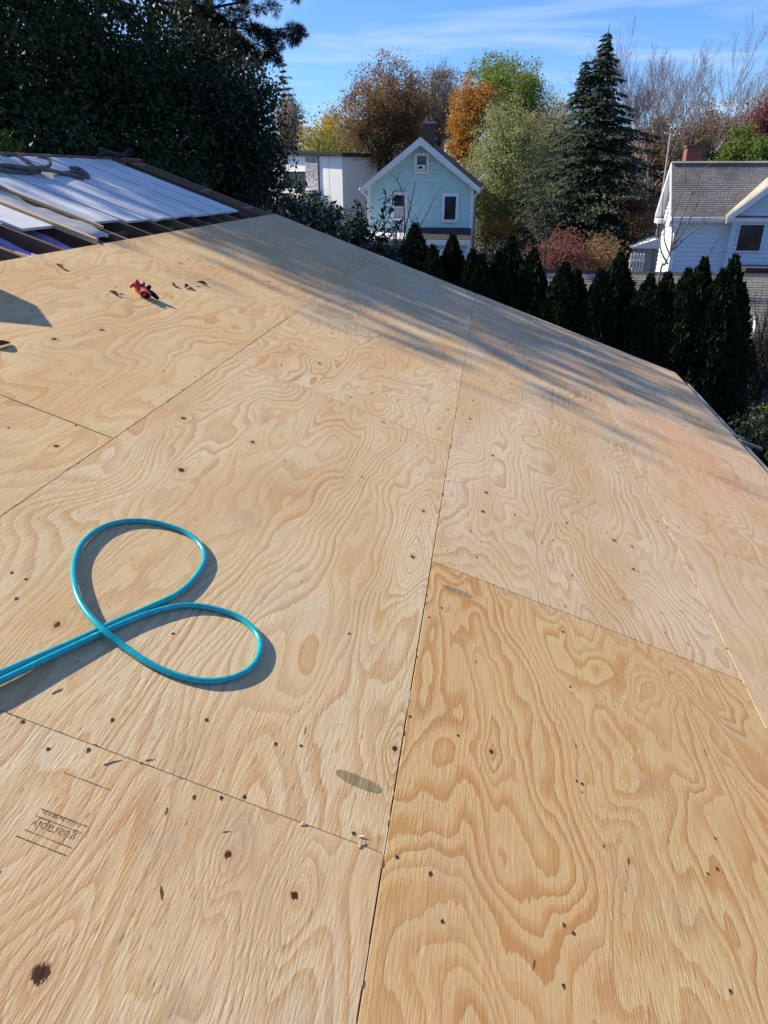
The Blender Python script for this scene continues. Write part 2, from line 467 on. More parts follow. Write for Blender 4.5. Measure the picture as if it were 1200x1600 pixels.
for c, (s0, s1) in enumerate(COLS):
    js = JOINTS[c]
    for r in range(len(js) - 1):
        t0, t1 = js[r], js[r + 1]
        seed, slope, amp, K, con, tone, warm = style.get((c, r), (60 + 10 * c + r, RNG.uniform(1.0, 2.4), RNG.uniform(1.7, 2.4), RNG.uniform(9, 12), RNG.uniform(.65, .95), RNG.uniform(0, .3), RNG.uniform(.98, 1.05)))
        kn = []
        for (px, py, rad, bp) in KN:
            s, t = rp(px, py)
            if s0 + .005 < s < s1 - .002 and t0 + .01 < t < t1 - .01:
                kn.append((s - s0, t - t0, max(rad, .0001) if rad > 0 else .0001, bp * (.42 if rad > 0 else .5)))
        # bulges without a knot keep a wide bell
        kn2 = [(a, b, q if q > .001 else .0001, p) for a, b, q, p in kn]
        lift = {0: 0.0, 1: 0.0003, 2: 0.0012, 3: 0.0018}[c] + RNG.uniform(0, .0005)
        pk = (rp(1090, 720)[0] - s0, rp(1090, 720)[1] - t0, .42) if c == 3 and r == 2 else None
        if c == 3 and r == 1: pk = (rp(1060, 720)[0] - s0, rp(1060, 720)[1] - t0, .40)
        mat = ply_mat('pine_plywood', seed, slope, amp, K, kn2, con, tone, warm, pink=pk, **({'sx': 2.4, 'sy': .95, 'det': 2.2, 'hue': (.595, .428, .215)} if (c, r) == (2, 0) else {'sx': 2.1, 'sy': .75, 'hue': (.635, .525, .345)} if (c, r) == (1, 0) else {'sx': 2.0 + .1 * c, 'sy': .62 + .08 * r, 'hue': HUES[c]}))
        w, l = s1 - s0, t1 - t0
        ge = [GAP * RNG.uniform(.6, 1.35) for _ in range(4)]
        b = MB().box(ge[0], w - ge[1], ge[2], l - ge[3], -0.015, 0)
        o = b.build('plywood_sheet', mat, roof, loc=(s0, t0, lift), bevel=.0006)
        o.rotation_euler = (RNG.uniform(-.0003, .0003), RNG.uniform(-.0004, .0004), 0)
        sheets[(c, r)] = (o, s0, t0, lift)

def sheet_at(s, t):
    for k, (o, s0, t0, lift) in sheets.items():
        c, r = k
        if COLS[c][0] <= s < COLS[c][1] and JOINTS[c][r] <= t < JOINTS[c][r + 1]:
            return sheets[k]
    return None

# nails, torn nail dents and splinters of every sheet
M['nail'] = plain('nail_steel', (0.05, 0.045, 0.042), 0.5, 0.3, 30, 0, 0.5, 0.5)
M['dent'] = plain('torn_dark_grain', (0.15, 0.085, 0.045), 0.95, 0.5, 60, 0.5)
M['splinter'] = plain('fresh_splinter', (0.68, 0.55, 0.37), 0.8, 0.25, 60, 0.3)
NAILPX = [(303, 1245), (75, 1170), (35, 1128), (138, 1172), (382, 1245), (552, 1302), (345, 1247), (670, 965), (700, 752), (690, 950), (1140, 1548), (672, 1366), (620, 1340), (895, 1458), (908, 1225), (890, 1073),
          (900, 1220), (640, 1120), (1117, 1310), (1105, 1365), (1120, 1358), (715, 1150), (470, 1165), (430, 1162), (322, 1125), (175, 1125), (545, 990), (18, 895), (270, 990), (25, 935), (40, 905), (88, 697), (13, 668),
          (118, 664), (565, 745), (445, 720), (880, 1445), (690, 1440), (880, 1540), (255, 580), (305, 588)]
RAFT0, RSP = 3.79, 0.4075
def flatdisc(mb, s, t, rs, rt, h, n=9, jit=0.0, rnd=random):
    vs = [(s + math.cos(2 * math.pi * k / n) * rs * (1 + rnd.uniform(-jit, jit)), t + math.sin(2 * math.pi * k / n) * rt * (1 + rnd.uniform(-jit, jit)), h) for k in range(n)]
    mb.add(vs, [tuple(range(n))])
rnd = random.Random(77)
nails = {k: MB() for k in sheets}; dents = {k: MB() for k in sheets}
def key_at(s, t):
    for (c, r) in sheets:
        if COLS[c][0] + .006 <= s < COLS[c][1] - .006 and JOINTS[c][r] + .006 <= t < JOINTS[c][r + 1] - .006: return (c, r)
for px, py in NAILPX:
    s, t = rp(px, py); k = key_at(s, t)
    if k:
        o, s0, t0, _ = sheets[k]
        flatdisc(nails[k], s - s0, t - t0, .0028, .0028, .0007, 9, .1, rnd)
        dents[k].v and None
        flatdisc(dents[k], s - s0 + .001, t - t0 - .001, .0042, .0058, .0004, 9, .45, rnd)
for k, (o, s0, t0, _) in sheets.items():
    c, r = k
    for i in range(-6, 13):
        tr = RAFT0 + RSP * i
        if not (JOINTS[c][r] < tr < JOINTS[c][r + 1]): continue
        for q in np.arange(COLS[c][0] + .05, COLS[c][1] - .02, .15 if tr < 3 else .20):
            if rnd.random() < (.9 if tr < 2.2 else .35): continue
            s = q + rnd.uniform(-.03, .03); t = tr + rnd.uniform(-.012, .012)
            flatdisc(nails[k], s - s0, t - t0, .0026, .0026, .0007, 7, .1, rnd)
    # knocks and torn grain
    nd = {2: 70, 3: 45, 1: 45, 0: 12}[c]
    if t0 < 1.5: nd = int(nd * .2)
    for _i in range(nd):
        u = rnd.uniform(.03, COLS[c][1] - COLS[c][0] - .03); v = rnd.uniform(.03, JOINTS[c][r + 1] - t0 - .03)
        lg = rnd.uniform(.004, .016 if t0 < 3 else .026); wd = min(.0045, lg * rnd.uniform(.10, .28))
        a = rnd.gauss(0, .25)
        m = dents[k]
        n_ = 7
        vs = []
        for q in range(n_):
            ang = 2 * math.pi * q / n_
            x = math.cos(ang) * wd * (1 + rnd.uniform(-.3, .3)); y = math.sin(ang) * lg * (1 + rnd.uniform(-.3, .3))
            vs.append((u + x * math.cos(a) - y * math.sin(a), v + x * math.sin(a) + y * math.cos(a), .0004))
        m.add(vs, [tuple(range(n_))])
for k, (o, s0, t0, _) in sheets.items():                       # chips broken out along the sheet edges
    c, r = k
    w_, l_ = COLS[c][1] - COLS[c][0], JOINTS[c][r + 1] - t0
    for _i in range(34):
        lg, wd = rnd.uniform(.003, .014), rnd.uniform(.001, .0032)
        if rnd.random() < .6:
            u, v, du, dv = (rnd.choice((.001, w_ - .001)), rnd.uniform(.02, l_ - .02), wd, lg)
        else:
            u, v, du, dv = (rnd.uniform(.02, w_ - .02), rnd.choice((.001, l_ - .001)), lg * .7, wd)
        flatdisc(dents[k], u, v, du, dv, .00045, 7, .5, rnd)
for k, (o, s0, t0, _) in sheets.items():
    if nails[k].f: tag(nails[k].build('nail_heads', M['nail'], o), kind='stuff')
    if dents[k].f: tag(dents[k].build('torn_grain', M['dent'], o), kind='stuff')

# splinters raised along the joint and near the nails
for px, py, ln, wd, ang in [(30, 1118, .02, .006, .5), (143, 1165, .022, .007, .2), (225, 1188, .014, .004, 1.2), (582, 1330, .03, .007, 1.5), (560, 1326, .02, .005, 1.6), (468, 1290, .012, .004, .9), (160, 1195, .03, .004, 1.1), (345, 1300, .01, .003, 1.3),
                            (860, 760, .012, .004, .4), (560, 1308, .012, .004, .4)]:
    s, t = rp(px, py); k = key_at(s, t)
    if not k: continue
    o, s0, t0, _ = sheets[k]
    m = MB()
    a = Vector((s - s0, t - t0, .001)); d = Vector((math.cos(ang), math.sin(ang), 0)); q = Vector((-d.y, d.x, 0))
    vs = [a - q * wd * .5, a + q * wd * .4, a + d * ln * .6 + q * wd * .5 + Vector((0, 0, .002)), a + d * ln + Vector((0, 0, .004)), a + d * ln * .5 - q * wd * .5 + Vector((0, 0, .0015))]
    m.prism(vs, (0, 0, .0012))
    m.build('splinter', M['splinter'], o)

# factory repair patches let into the veneer
def patch_mat():
    t = NT('wood_filler')
    P = t.coord()
    f = t.noise(t.map(P, (140, 8, 1)), 1, 3, .6)
    return t.set(t.ramp(f, [(.3, (.17, .12, .06)), (.55, (.30, .235, .13)), (.75, (.40, .32, .19))]), .75, t.bump(f, .4, .001), .2)
M['patch'] = patch_mat()
for (x0, y0), (x1, y1), wd in [((524, 1206), (596, 1236), .032), ((690, 915), (738, 933), .026), ((800, 1012), (802, 1013), .0)]:
    if wd == 0: continue
    a = Vector((*rp(x0, y0), 0)); b = Vector((*rp(x1, y1), 0)); c_ = (a + b) / 2
    k = key_at(c_.x, c_.y); o, s0, t0, _ = sheets[k]
    d = (b - a); L_ = d.length; d.normalize(); q = Vector((-d.y, d.x, 0))
    m = MB(); n_ = 28
    vs = []
    for i in range(n_):
        an = 2 * math.pi * i / n_
        ca, sa = math.cos(an), math.sin(an)
        ca = math.copysign(abs(ca) ** .8, ca); sa = math.copysign(abs(sa) ** .85, sa)
        p = c_ + d * (ca * L_ / 2) + q * (sa * wd / 2 * (1 + .05 * math.sin(3 * an)))
        vs.append((p.x - s0, p.y - t0, .0001))
    m.prism(vs, (0, 0, .0005))
    m.build('wood_patch', M['patch'], o)

# the maker's stamp, worn, printed upside down as seen from here
def ink_mat():
    t = NT('worn_stamp_ink')
    n_ = t.noise(t.map(t.coord('Generated'), (1, 1, 1)), 14, 4, .7)
    geo = t.noise(t.n.new('ShaderNodeNewGeometry').outputs['Position'], 260, 2, .6)
    geo2 = t.noise(t.n.new('ShaderNodeNewGeometry').outputs['Position'], 28, 2, .5)
    t.set((.07, .06, .055), .9, None, .1)
    t.sock(t.b.inputs['Alpha'], t.math('MULTIPLY', t.ramp(geo, [(.36, .25), (.56, .85)]), t.ramp(geo2, [(.30, .35), (.60, 1.0)])))
    return t.m
M['ink'] = ink_mat()
def stamp_line(p0, p1, wd, name='stamp_line'):
    a = Vector((*rp(*p0), 0)); b = Vector((*rp(*p1), 0))
    k = key_at(*((a + b) / 2).xy); o, s0, t0, _ = sheets[k]
    d = (b - a).normalized(); q = Vector((-d.y, d.x, 0)) * wd / 2
    of = Vector((s0, t0, -.0003))
    m = MB().add([a - q - of, b - q - of, b + q - of, a + q - of], [(0, 1, 2, 3)])
    m.build(name, M['ink'], o)
for p0, p1, w_ in [((63, 1264), (138, 1293), .0022), ((55, 1275), (128, 1303), .0022), ((38, 1297), (112, 1326), .0022), ((25, 1307), (104, 1338), .0026), ((100, 1208), (174, 1236), .0026)]:
    stamp_line(p0, p1, w_)
def stamp_text(txt, p0, p1, size):
    a = Vector((*rp(*p0), 0)); b = Vector((*rp(*p1), 0))             # reading direction from a to b
    k = key_at(*((a + b) / 2).xy); o, s0, t0, _ = sheets[k]
    cu = bpy.data.curves.new('stamp', 'FONT')
    cu.body = txt; cu.size = size
    cu.materials.append(M['ink'])
    f = bpy.data.objects.new('stamp_text', cu); col.objects.link(f)
    f.parent = o
    f.location = (a.x - s0, a.y - t0, .0004)
    d = b - a
    f.rotation_euler = (0, 0, math.atan2(d.y, d.x))
    bpy.context.view_layer.update()
    wdt = max(.001, f.dimensions.x)
    sc_ = d.length / wdt
    f.scale = (sc_, max(sc_, .8), 1)
stamp_text('guaraply', (121, 1304), (53, 1280), .036)
stamp_text('MADE IN BRASIL', (128, 1289), (67, 1266), .013)

# pencil ring and rake marks
M['rafter'] = plain('rafter_wood', (0.235, 0.145, 0.085), 0.85, 0.35, 5, 0.3, stretch=(1, 6, 6))
M['rafter_old'] = plain('old_rafter_wood', (0.13, 0.082, 0.055), 0.85, 0.4, 5, 0.3, stretch=(1, 6, 6))
M['lumber_new'] = plain('new_lumber', (0.55, 0.40, 0.22), 0.75, 0.2, 5, 0.2, stretch=(1, 8, 8))
RIDGE = -4.33
rm = MB().box(0, 2.40 - RIDGE, -.019, .019, -.184, 0).mesh('rafter')
rm.materials.append(M['rafter_old'])
rm2 = MB().box(0, 2.40 - RIDGE, -.019, .019, -.184, 0).mesh('rafter'); rm2.materials.append(M['rafter'])
for i in range(-8, 13):
    t = RAFT0 + RSP * i
    if t > RAKE - .1: continue
    link('rafter', rm if i % 3 else rm2, None, roof, (RIDGE, t, -.016 - .001 * (i % 2)))
MB().box(RIDGE, 2.42, RAKE - .042, RAKE - .004, -.20, -.0165).build('rake_rafter', M['rafter'], roof)
MB().box(-2.68, 2.43, RAKE + .001, RAKE + .020, -.21, -.004).build('rake_board', M['lumber_new'], roof)
MB().box(RIDGE - .045, RIDGE - .002, -4, RAKE, -.22, .012).build('ridge_board', plain('ridge_board_wood', (.20, .085, .055), .8, .3, 5, .3, stretch=(6, 1, 6)), roof)
# lookouts and blocking towards the rake
for s in (-4.28, -3.47, -2.95, -2.7):
    MB().box(s - .02, s + .02, RAFT0 + RSP * 11 + .0195, RAKE - .0425, -.10, -.017).build('lookout', M['rafter'], roof)
for i, s in [(5, -2.86), (7, -2.83), (8, -2.80), (3, -2.90), (9, -2.8)]:
    MB().box(s - .02, s + .02, RAFT0 + RSP * i + .0195, RAFT0 + RSP * (i + 1) - .0195, -.19, -.06).build('blocking', M['rafter_old'], roof)

# white foam boards lying between the rafters
def foam_mat():
    t = NT('white_foam_board')
    P = t.coord()
    a = t.noise(P, 2.2, 5, .6); b = t.noise(P, 40, 3, .6)
    c = t.ramp(a, [(.3, (.52, .53, .54)), (.6, (.66, .66, .65)), (.8, (.56, .53, .49))])
    c = t.mix(t.ramp(t.noise(P, 9, 3, .6), [(.62, 0.), (.74, .5)]), c, (.35, .30, .27))
    return t.set(c, .6, t.bump(b, .2, .002), .3)
M['foam'] = foam_mat()
SEND = {0: -3.10, 1: -3.00, 3: -2.98, 4: -2.93, 5: -2.90, 6: -2.90, 7: -2.88, 8: -2.87, 9: -2.86}
rnd = random.Random(9)
for i, se in SEND.items():
    t = RAFT0 + RSP * i
    s0 = RIDGE + .01 if i >= 3 else RIDGE + .01
    m = MB()
    nn = 10
    top = []
    th = .017
    for j in range(nn + 1):
        s = s0 + (se - s0) * j / nn
        sag = .003 + .0012 * rnd.uniform(-1, 1)
        skew = rnd.uniform(-.006, .006) if j == nn else 0
        for (tt) in (t + .021, t + RSP / 2, t + RSP - .021):
            top.append((s + skew * (1 if tt > t + .2 else -1), tt, sag + (.002 if abs(tt - t - RSP / 2) < .01 else 0)))
    nv = len(top)
    m.v = top + [(a, b, c - th) for a, b, c in top]
    for j in range(nn):
        for q in range(2):
            k = j * 3 + q
            m.f.append((k, k + 3, k + 4, k + 1)); m.f.append((nv + k, nv + k + 1, nv + k + 4, nv + k + 3))
        m.f.append((j * 3, nv + j * 3, nv + j * 3 + 3, j * 3 + 3)); m.f.append((j * 3 + 2, j * 3 + 5, nv + j * 3 + 5, nv + j * 3 + 2))
    e = nn * 3
    m.f += [(e, e + nv, e + 1 + nv, e + 1), (e + 1, e + 1 + nv, e + 2 + nv, e + 2)]
    m.f += [(0, 1, nv + 1, nv), (1, 2, nv + 2, nv + 1)]
    m.build('foam_board', M['foam'], roof)
# a torn, crumpled grey vapour sheet in the bay between
def sheet_crumple(name, mat, s0, s1, t0, t1, h, amp, ns, nt, seed, edge=.05):
    r_ = random.Random(seed); m = MB()
    for j in range(nt + 1):
        for i in range(ns + 1):
            a, b = i / ns, j / nt
            s = s0 + (s1 - s0) * a + (r_.uniform(-edge, edge) if i in (0, ns) else 0)
            m.v.append((s, t0 + (t1 - t0) * b, h + amp * (math.sin(9 * a + 4 * b + seed) * .5 + math.sin(23 * a - 11 * b) * .25 + r_.uniform(-.35, .35))))
    for j in range(nt):
        for i in range(ns):
            k = j * (ns + 1) + i
            m.f.append((k, k + 1, k + ns + 2, k + ns + 1))
    o = m.build(name, mat, roof, True)
    sm = o.modifiers.new('thickness', 'SOLIDIFY'); sm.thickness = .004
    return o
M['vapour'] = plain('grey_vapour_sheet', (.42, .41, .40), .5, .25, 8, .2)
t2 = RAFT0 + RSP * 2
sheet_crumple('vapour_sheet', M['vapour'], -3.80, -2.83, t2 + .022, t2 + RSP - .022, -.022, .018, 14, 6, 3)
sheet_crumple('torn_paper', plain('blue_grey_paper', (.24, .29, .34), .6, .35, 10, .2), -3.95, -3.66, t2 + .04, t2 + .36, .012, .03, 8, 6, 8, .08)
MB().box(-4.15, -2.71, t2 - .055, t2 - .016, -.014, .022).build('lumber_strip', M['lumber_new'], roof, bevel=.003)
MB().box(-4.1, -2.76, t2 + .02, t2 + .045, -.010, .004).build('lumber_strip', M['lumber_new'], roof)
MB().box(-4.2, -2.9, t2 + RSP - .014, t2 + RSP + .012, -.0155, .004).build('lumber_strip', M['lumber_new'], roof)
# purple batts under the open bays
def batt_mat():
    t = NT('purple_batt')
    P = t.coord(); f = t.noise(P, 18, 4, .7)
    return t.set(t.ramp(f, [(.3, (.30, .21, .44)), (.7, (.48, .38, .62))]), .95, t.bump(f, .8, .02), .05)
M['batt'] = batt_mat()
for i in (0, 1, 2):
    t = RAFT0 + RSP * i
    for q in range(3):
        m = MB(); a = t + .025 + q * .12
        n_ = 8
        for j in range(n_ + 1):
            s = -3.35 + .85 * j / n_
            for k in range(7):
                an = math.pi * k / 6
                m.v.append((s, a + .058 - .058 * math.cos(an), -.125 + .05 * math.sin(an) + .012 * math.sin(5 * j + q * 2 + i)))
        for j in range(n_):
            for k in range(6):
                z = j * 7 + k
                m.f.append((z, z + 7, z + 8, z + 1))
        m.build('insulation_batt', M['batt'], roof, True)
# gutter along the eave
gm_ = MB()
prof = [(2.425, -.035), (2.425, -.125), (2.445, -.140), (2.510, -.140), (2.535, -.115), (2.540, -.045), (2.556, -.030), (2.552, -.026), (2.536, -.040), (2.531, -.112), (2.508, -.135), (2.447, -.135), (2.430, -.122), (2.430, -.035)]
ty0, ty1 = -5.0, 8.42
n_ = len(prof)
for t in (ty0, ty1):
    for s, h in prof: gm_.v.append((s, t, h))
for i in range(n_): gm_.f.append((i, (i + 1) % n_, n_ + (i + 1) % n_, n_ + i))
gut = gm_.build('gutter', M['alu'], roof)
MB().box(2.424, 2.56, 8.421, 8.428, -.145, -.024).build('end_cap', M['alu'], gut)
mm = MB()
for j in range(61):
    t = 1.0 + 7.4 * j / 60
    for s in (2.432, 2.48, 2.528):
        mm.v.append((s, t, -.112 + random.Random(j * 7 + int(s * 100)).uniform(-.012, .012)))
for j in range(60):
    for q in range(2):
        k = j * 3 + q; mm.f.append((k, k + 1, k + 4, k + 3))
mm.build('gutter_debris', M['alu_brown'], gut, True)
for t in (6.55, 4.9, 3.3):
    MB().box(2.40, 2.60, t - .02, t + .02, -.026, -.018).build('gutter_strap', M['alu'], gut)
MB().box(2.50, 2.70, 6.33, 6.37, -.024, -.002).build('gutter_bracket', M['alu'], gut)
MB().box(2.4215, 2.4245, -5, RAKE, -.20, -.006).build('fascia', plain('drip_edge', (.16, .15, .14), .5, .1, 4, .05), roof)
# the body of the house below the deck and the far slope beyond the ridge
house = empty('house_body', (0, 0, GZ))
tag(house, 'walls of the house under the plywood roof', 'house')
cp, sp_ = math.cos(RP), math.sin(RP)
MB().box(-10.2, 1.85, -9, 8.18, 0, -1.15 - GZ).build('wall', M['white_siding'], house)
hz = -GZ
gw = MB().prism([(-10.2, 8.0, hz - 1.16), (1.85, 8.0, hz - 1.16), (1.85, 8.0, hz - .92), (RIDGE * cp, 8.0, hz - RIDGE * sp_ - .25), (-10.2, 8.0, hz - .95)], (0, .16, 0))
gw.build('gable_wall', M['white_siding'], house)
bs = MB().prism([(RIDGE * cp - .03, -9, hz - RIDGE * sp_ - .03), (-10.8, -9, hz + 1.457 - 6.74 * .357 - .03), (-10.8, -9, hz + 1.457 - 6.74 * .357 - .10), (RIDGE * cp - .03, -9, hz - RIDGE * sp_ - .10)], (0, 9 + RAKE, 0))
bs.build('rear_roof_slope', M['dark_shingle'], house)
# ------------------------------------------------------------------ things lying on the roof
def on_roof(px, py, h=0):
    s, t = rp(px, py)
    return Vector((s * cp + h * sp_, t, -s * sp_ + h * cp))

def catmull(pts, sub):
    out = []
    n = len(pts)
    for i in range(n - 1):
        p0, p1, p2, p3 = pts[max(i - 1, 0)], pts[i], pts[i + 1], pts[min(i + 2, n - 1)]
        for k in range(sub):
            t = k / sub
            out.append(.5 * ((2 * p1) + (p2 - p0) * t + (2 * p0 - 5 * p1 + 4 * p2 - p3) * t * t + (3 * p1 - p0 - 3 * p2 + p3) * t ** 3))
    out.append(pts[-1])
    return out

# the blue air hose: (pixel, height of its axis above the deck)
def hose_mat():
    t = NT('turquoise_hose')
    P = t.coord()
    n_ = t.noise(P, 60, 3, .6)
    c = t.ramp(n_, [(.3, (.0, .27, .33)), (.7, (.005, .36, .42))])
    t.set(c, .22, t.bump(n_, .04, .002), .6)
    t.b.inputs['Subsurface Weight'].default_value = .0
    t.b.inputs['Coat Weight'].default_value = .3
    return t.m
HZ = .0080
def hp(px, py, h, k=1.0):
    """hose axis at height h seen through that pixel"""
    d = ray(px, py); nrm = Vector((sp_, 0, cp))
    return EYE + d * ((h - nrm.dot(EYE)) / nrm.dot(d))
hose_pts = [hp(q[0], q[1], .0078 + max(0, q[2] - .009) * (.60 if 116 <= q[0] <= 165 and q[2] > .025 else .28)) for q in [(-210, 1120, .050), (-110, 1098, .045), (0, 1052, .040), (60, 1026, .032), (120, 1000, .024), (175, 974, .018), (235, 948, .016), (278, 927, .015), (304, 903, .014), (319, 876, .013), (314, 853, .011), (290, 832, .009),
            (245, 817, .009), (200, 814, .010), (160, 824, .016), (130, 847, .021), (116, 880, .024), (118, 920, .026), (133, 953, .029), (160, 983, .034), (190, 1007, .028), (228, 1033, .017), (270, 1053, .010), (320, 1064, .009),
            (365, 1058, .011), (395, 1040, .014), (407, 1012, .016), (400, 988, .013), (374, 965, .010), (335, 951, .010), (290, 946, .014), (240, 956, .018), (190, 975, .018), (140, 998, .024), (80, 1026, .032), (0, 1064, .042), (-110, 1112, .05), (-210, 1150, .06)]]
hose_pts = catmull(hose_pts, 8)
hm = MB().tube(hose_pts, HZ, 12)
tag(hm.build('air_hose', hose_mat(), None, True), 'turquoise plastic hose looped twice on the bare plywood', 'hose')

# a red and black work glove
gl = empty('work_glove', on_roof(222, 462, .0), (0, RP, 0))
gl.scale = (.74, .74, .74)
tag(gl, 'crumpled red and black work glove lying alone on the upper plywood', 'glove')
t = NT('red_rubber_coating'); n_ = t.noise(t.coord(), 40, 3, .6)
M['red'] = t.set(t.ramp(n_, [(.3, (.42, .03, .035)), (.7, (.62, .06, .06))]), .5, t.bump(n_, .3, .004), .4)
M['black_knit'] = plain('black_knit', (.014, .013, .015), .9, .3, 80, .5)
M['tan_hem'] = plain('tan_hem', (.45, .32, .16), .85, .2, 60, .4)
def blob(pts, rad, name, mat, n=10):
    m = MB().tube([Vector(p) for p in catmull([Vector(p) for p in pts], 4)], list(np.interp(np.linspace(0, len(pts) - 1, (len(pts) - 1) * 4 + 1), range(len(pts)), rad)), n)
    return m.build(name, mat, gl, True)
blob([(.050, -.03, .030), (.02, -.015, .034), (-.02, .005, .036), (-.055, .02, .034), (-.072, .026, .030)], [.032, .034, .034, .028, .010], 'palm', M['red'], 14)
for a, pth in enumerate([[(-.03, -.01, .045), (-.062, -.018, .062), (-.080, -.026, .055), (-.086, -.030, .036)], [(-.04, .015, .05), (-.060, .020, .074), (-.066, .010, .086), (-.064, -.006, .082)],
                         [(-.01, .02, .05), (-.022, .032, .072), (-.018, .024, .086), (-.010, .008, .080)], [(.02, .015, .045), (.022, .034, .062), (.030, .032, .078), (.036, .020, .080)]]):
    blob(pth, [.017, .017, .015, .008], 'finger', M['red'] if a < 3 else M['black_knit'])
blob([(.02, -.01, .035), (.055, .018, .040), (.085, .028, .028), (.112, .024, .018), (.120, .022, .016)], [.020, .020, .017, .014, .006], 'thumb', M['black_knit'])
for a in range(4):                                              # dark knit showing between the coated fingers
    blob([(-.05 + .028 * a, .006 + .004 * a, .052), (-.047 + .028 * a, .008 + .004 * a, .066)], [.012, .008], 'knit_gusset', M['black_knit'], 8)
# open cuff facing us
m = MB()
for j, (rr, off_) in enumerate([(.030, 0), (.034, .02), (.038, .045), (.031, .045), (.026, .01)]):
    for k in range(18):
        an = 2 * math.pi * k / 18
        m.v.append((.035 + rr * 1.15 * math.cos(an) + off_ * .35, -.03 - off_ * .75 + .006 * math.sin(2 * an), max(.003, .034 + rr * .85 * math.sin(an))))
for j in range(4):
    for k in range(18):
        k2 = (k + 1) % 18
        m.f.append((j * 18 + k, j * 18 + k2, (j + 1) * 18 + k2, (j + 1) * 18 + k))
m.f.append(tuple(4 * 18 + k for k in range(18)))
m.build('cuff', M['black_knit'], gl, True)
m = MB().tube([(.051 + .036 * 1.15 * math.cos(2 * math.pi * k / 24), -.064 + .006 * math.sin(4 * math.pi * k / 24), max(.006, .034 + .036 * .85 * math.sin(2 * math.pi * k / 24))) for k in range(25)], .004, 6, False)
m.build('hem', M['tan_hem'], gl, True)

# heap of old rope across the ridge
def rope_mat():
    t = NT('grey_rope')
    P = t.coord(); w_ = t.n.new('ShaderNodeTexWave'); w_.inputs['Scale'].default_value = 22; w_.inputs['Distortion'].default_value = 2
    w_.bands_direction = 'DIAGONAL'
    t.l.new(P, w_.inputs['Vector'])
    n_ = t.noise(P, 20, 3, .6)
    c = t.mix(w_.outputs['Fac'], (.085, .08, .075), (.23, .21, .19))
    return t.set(t.mix(.4, c, t.ramp(n_, [(.3, (.06, .055, .05)), (.7, (.24, .22, .20))])), .9, t.bump(w_.outputs['Fac'], .8, .006), .1)
M['rope'] = rope_mat()
rope_rows = [[(-70, 250, .05), (-30, 258, .04), (10, 262, .03), (30, 264, .03), (45, 263, .05), (62, 262, .07), (80, 266, .03), (100, 270, .02), (118, 268, .02), (128, 273, .02), (138, 277, .02), (134, 270, .02), (122, 263, .02), (110, 262, .02)],
             [(-60, 262, .03), (-20, 263, .03), (20, 268, .02), (50, 270, .02), (62, 268, .03), (55, 262, .05), (42, 252, .06), (28, 243, .06), (14, 240, .07), (5, 242, .06)],
             [(10, 243, .05), (25, 242, .07), (40, 252, .06), (52, 260, .07), (66, 262, .06), (78, 257, .05), (75, 248, .06), (60, 244, .06)],
             [(-40, 256, .04), (5, 258, .05), (40, 262, .06), (75, 266, .05), (105, 272, .02), (132, 279, .02)]]
ro = empty('rope_heap', on_roof(45, 265))
tag(ro, 'tangled heap of old grey rope lying across white boards at ridge', 'rope')
inv = Vector(ro.location)
for row in rope_rows:
    pts = catmull([hp(*q) - inv for q in row], 6)
    MB().tube(pts, .015, 8).build('rope_strand', M['rope'], ro, True)
cr_ = empty('chain_coil', on_roof(176, 252, .02))
tag(cr_, 'small coil of dark cord on the ridge board near the gable', 'cord')
for q in range(3):
    pts = [Vector((.10 * (1 + .25 * q) * math.cos(a), .22 * math.sin(a) + .05 * q, .03 + .035 * math.sin(a * 1.5 + q) + .02 * q)) for a in np.linspace(0, 6.0, 22)]
    MB().tube(pts, .012, 6).build('cord_loop', M['twig_dark'], cr_, True)

# an unseen tool case left of the frame, shaped to throw the pointed shadow
tcse = empty('unseen_case', (0, 0, 0), (0, RP, 0))
tag(tcse, 'unseen tool case beyond the left edge, shaped to throw a pointed shadow', 'tool case')
A0 = Vector((-2.82, 3.06)); e1 = Vector((-.156, -.167)).normalized(); e2 = Vector((-e1.y, e1.x))
if e2.x > 0: e2 = -e2
pp = [A0, A0 + e1 * .46, A0 + e1 * .46 + e2 * .26, A0 + e2 * .26]
# roof edge is at -2.68, so it stands on the rafters and boards above the deck
m = MB().prism([(p.x, p.y, -.014) for p in pp], (0, 0, .304)); m.build('case_shell', M['metal_dark'], tcse, bevel=.008)
c0 = (pp[0] + pp[2]) / 2
MB().tube([(c0.x - e1.x * .07, c0.y - e1.y * .07, .288), (c0.x - e1.x * .06, c0.y - e1.y * .06, .325), (c0.x + e1.x * .06, c0.y + e1.y * .06, .325), (c0.x + e1.x * .07, c0.y + e1.y * .07, .288)], .009, 8).build('handle', M['metal_dark'], tcse, True)

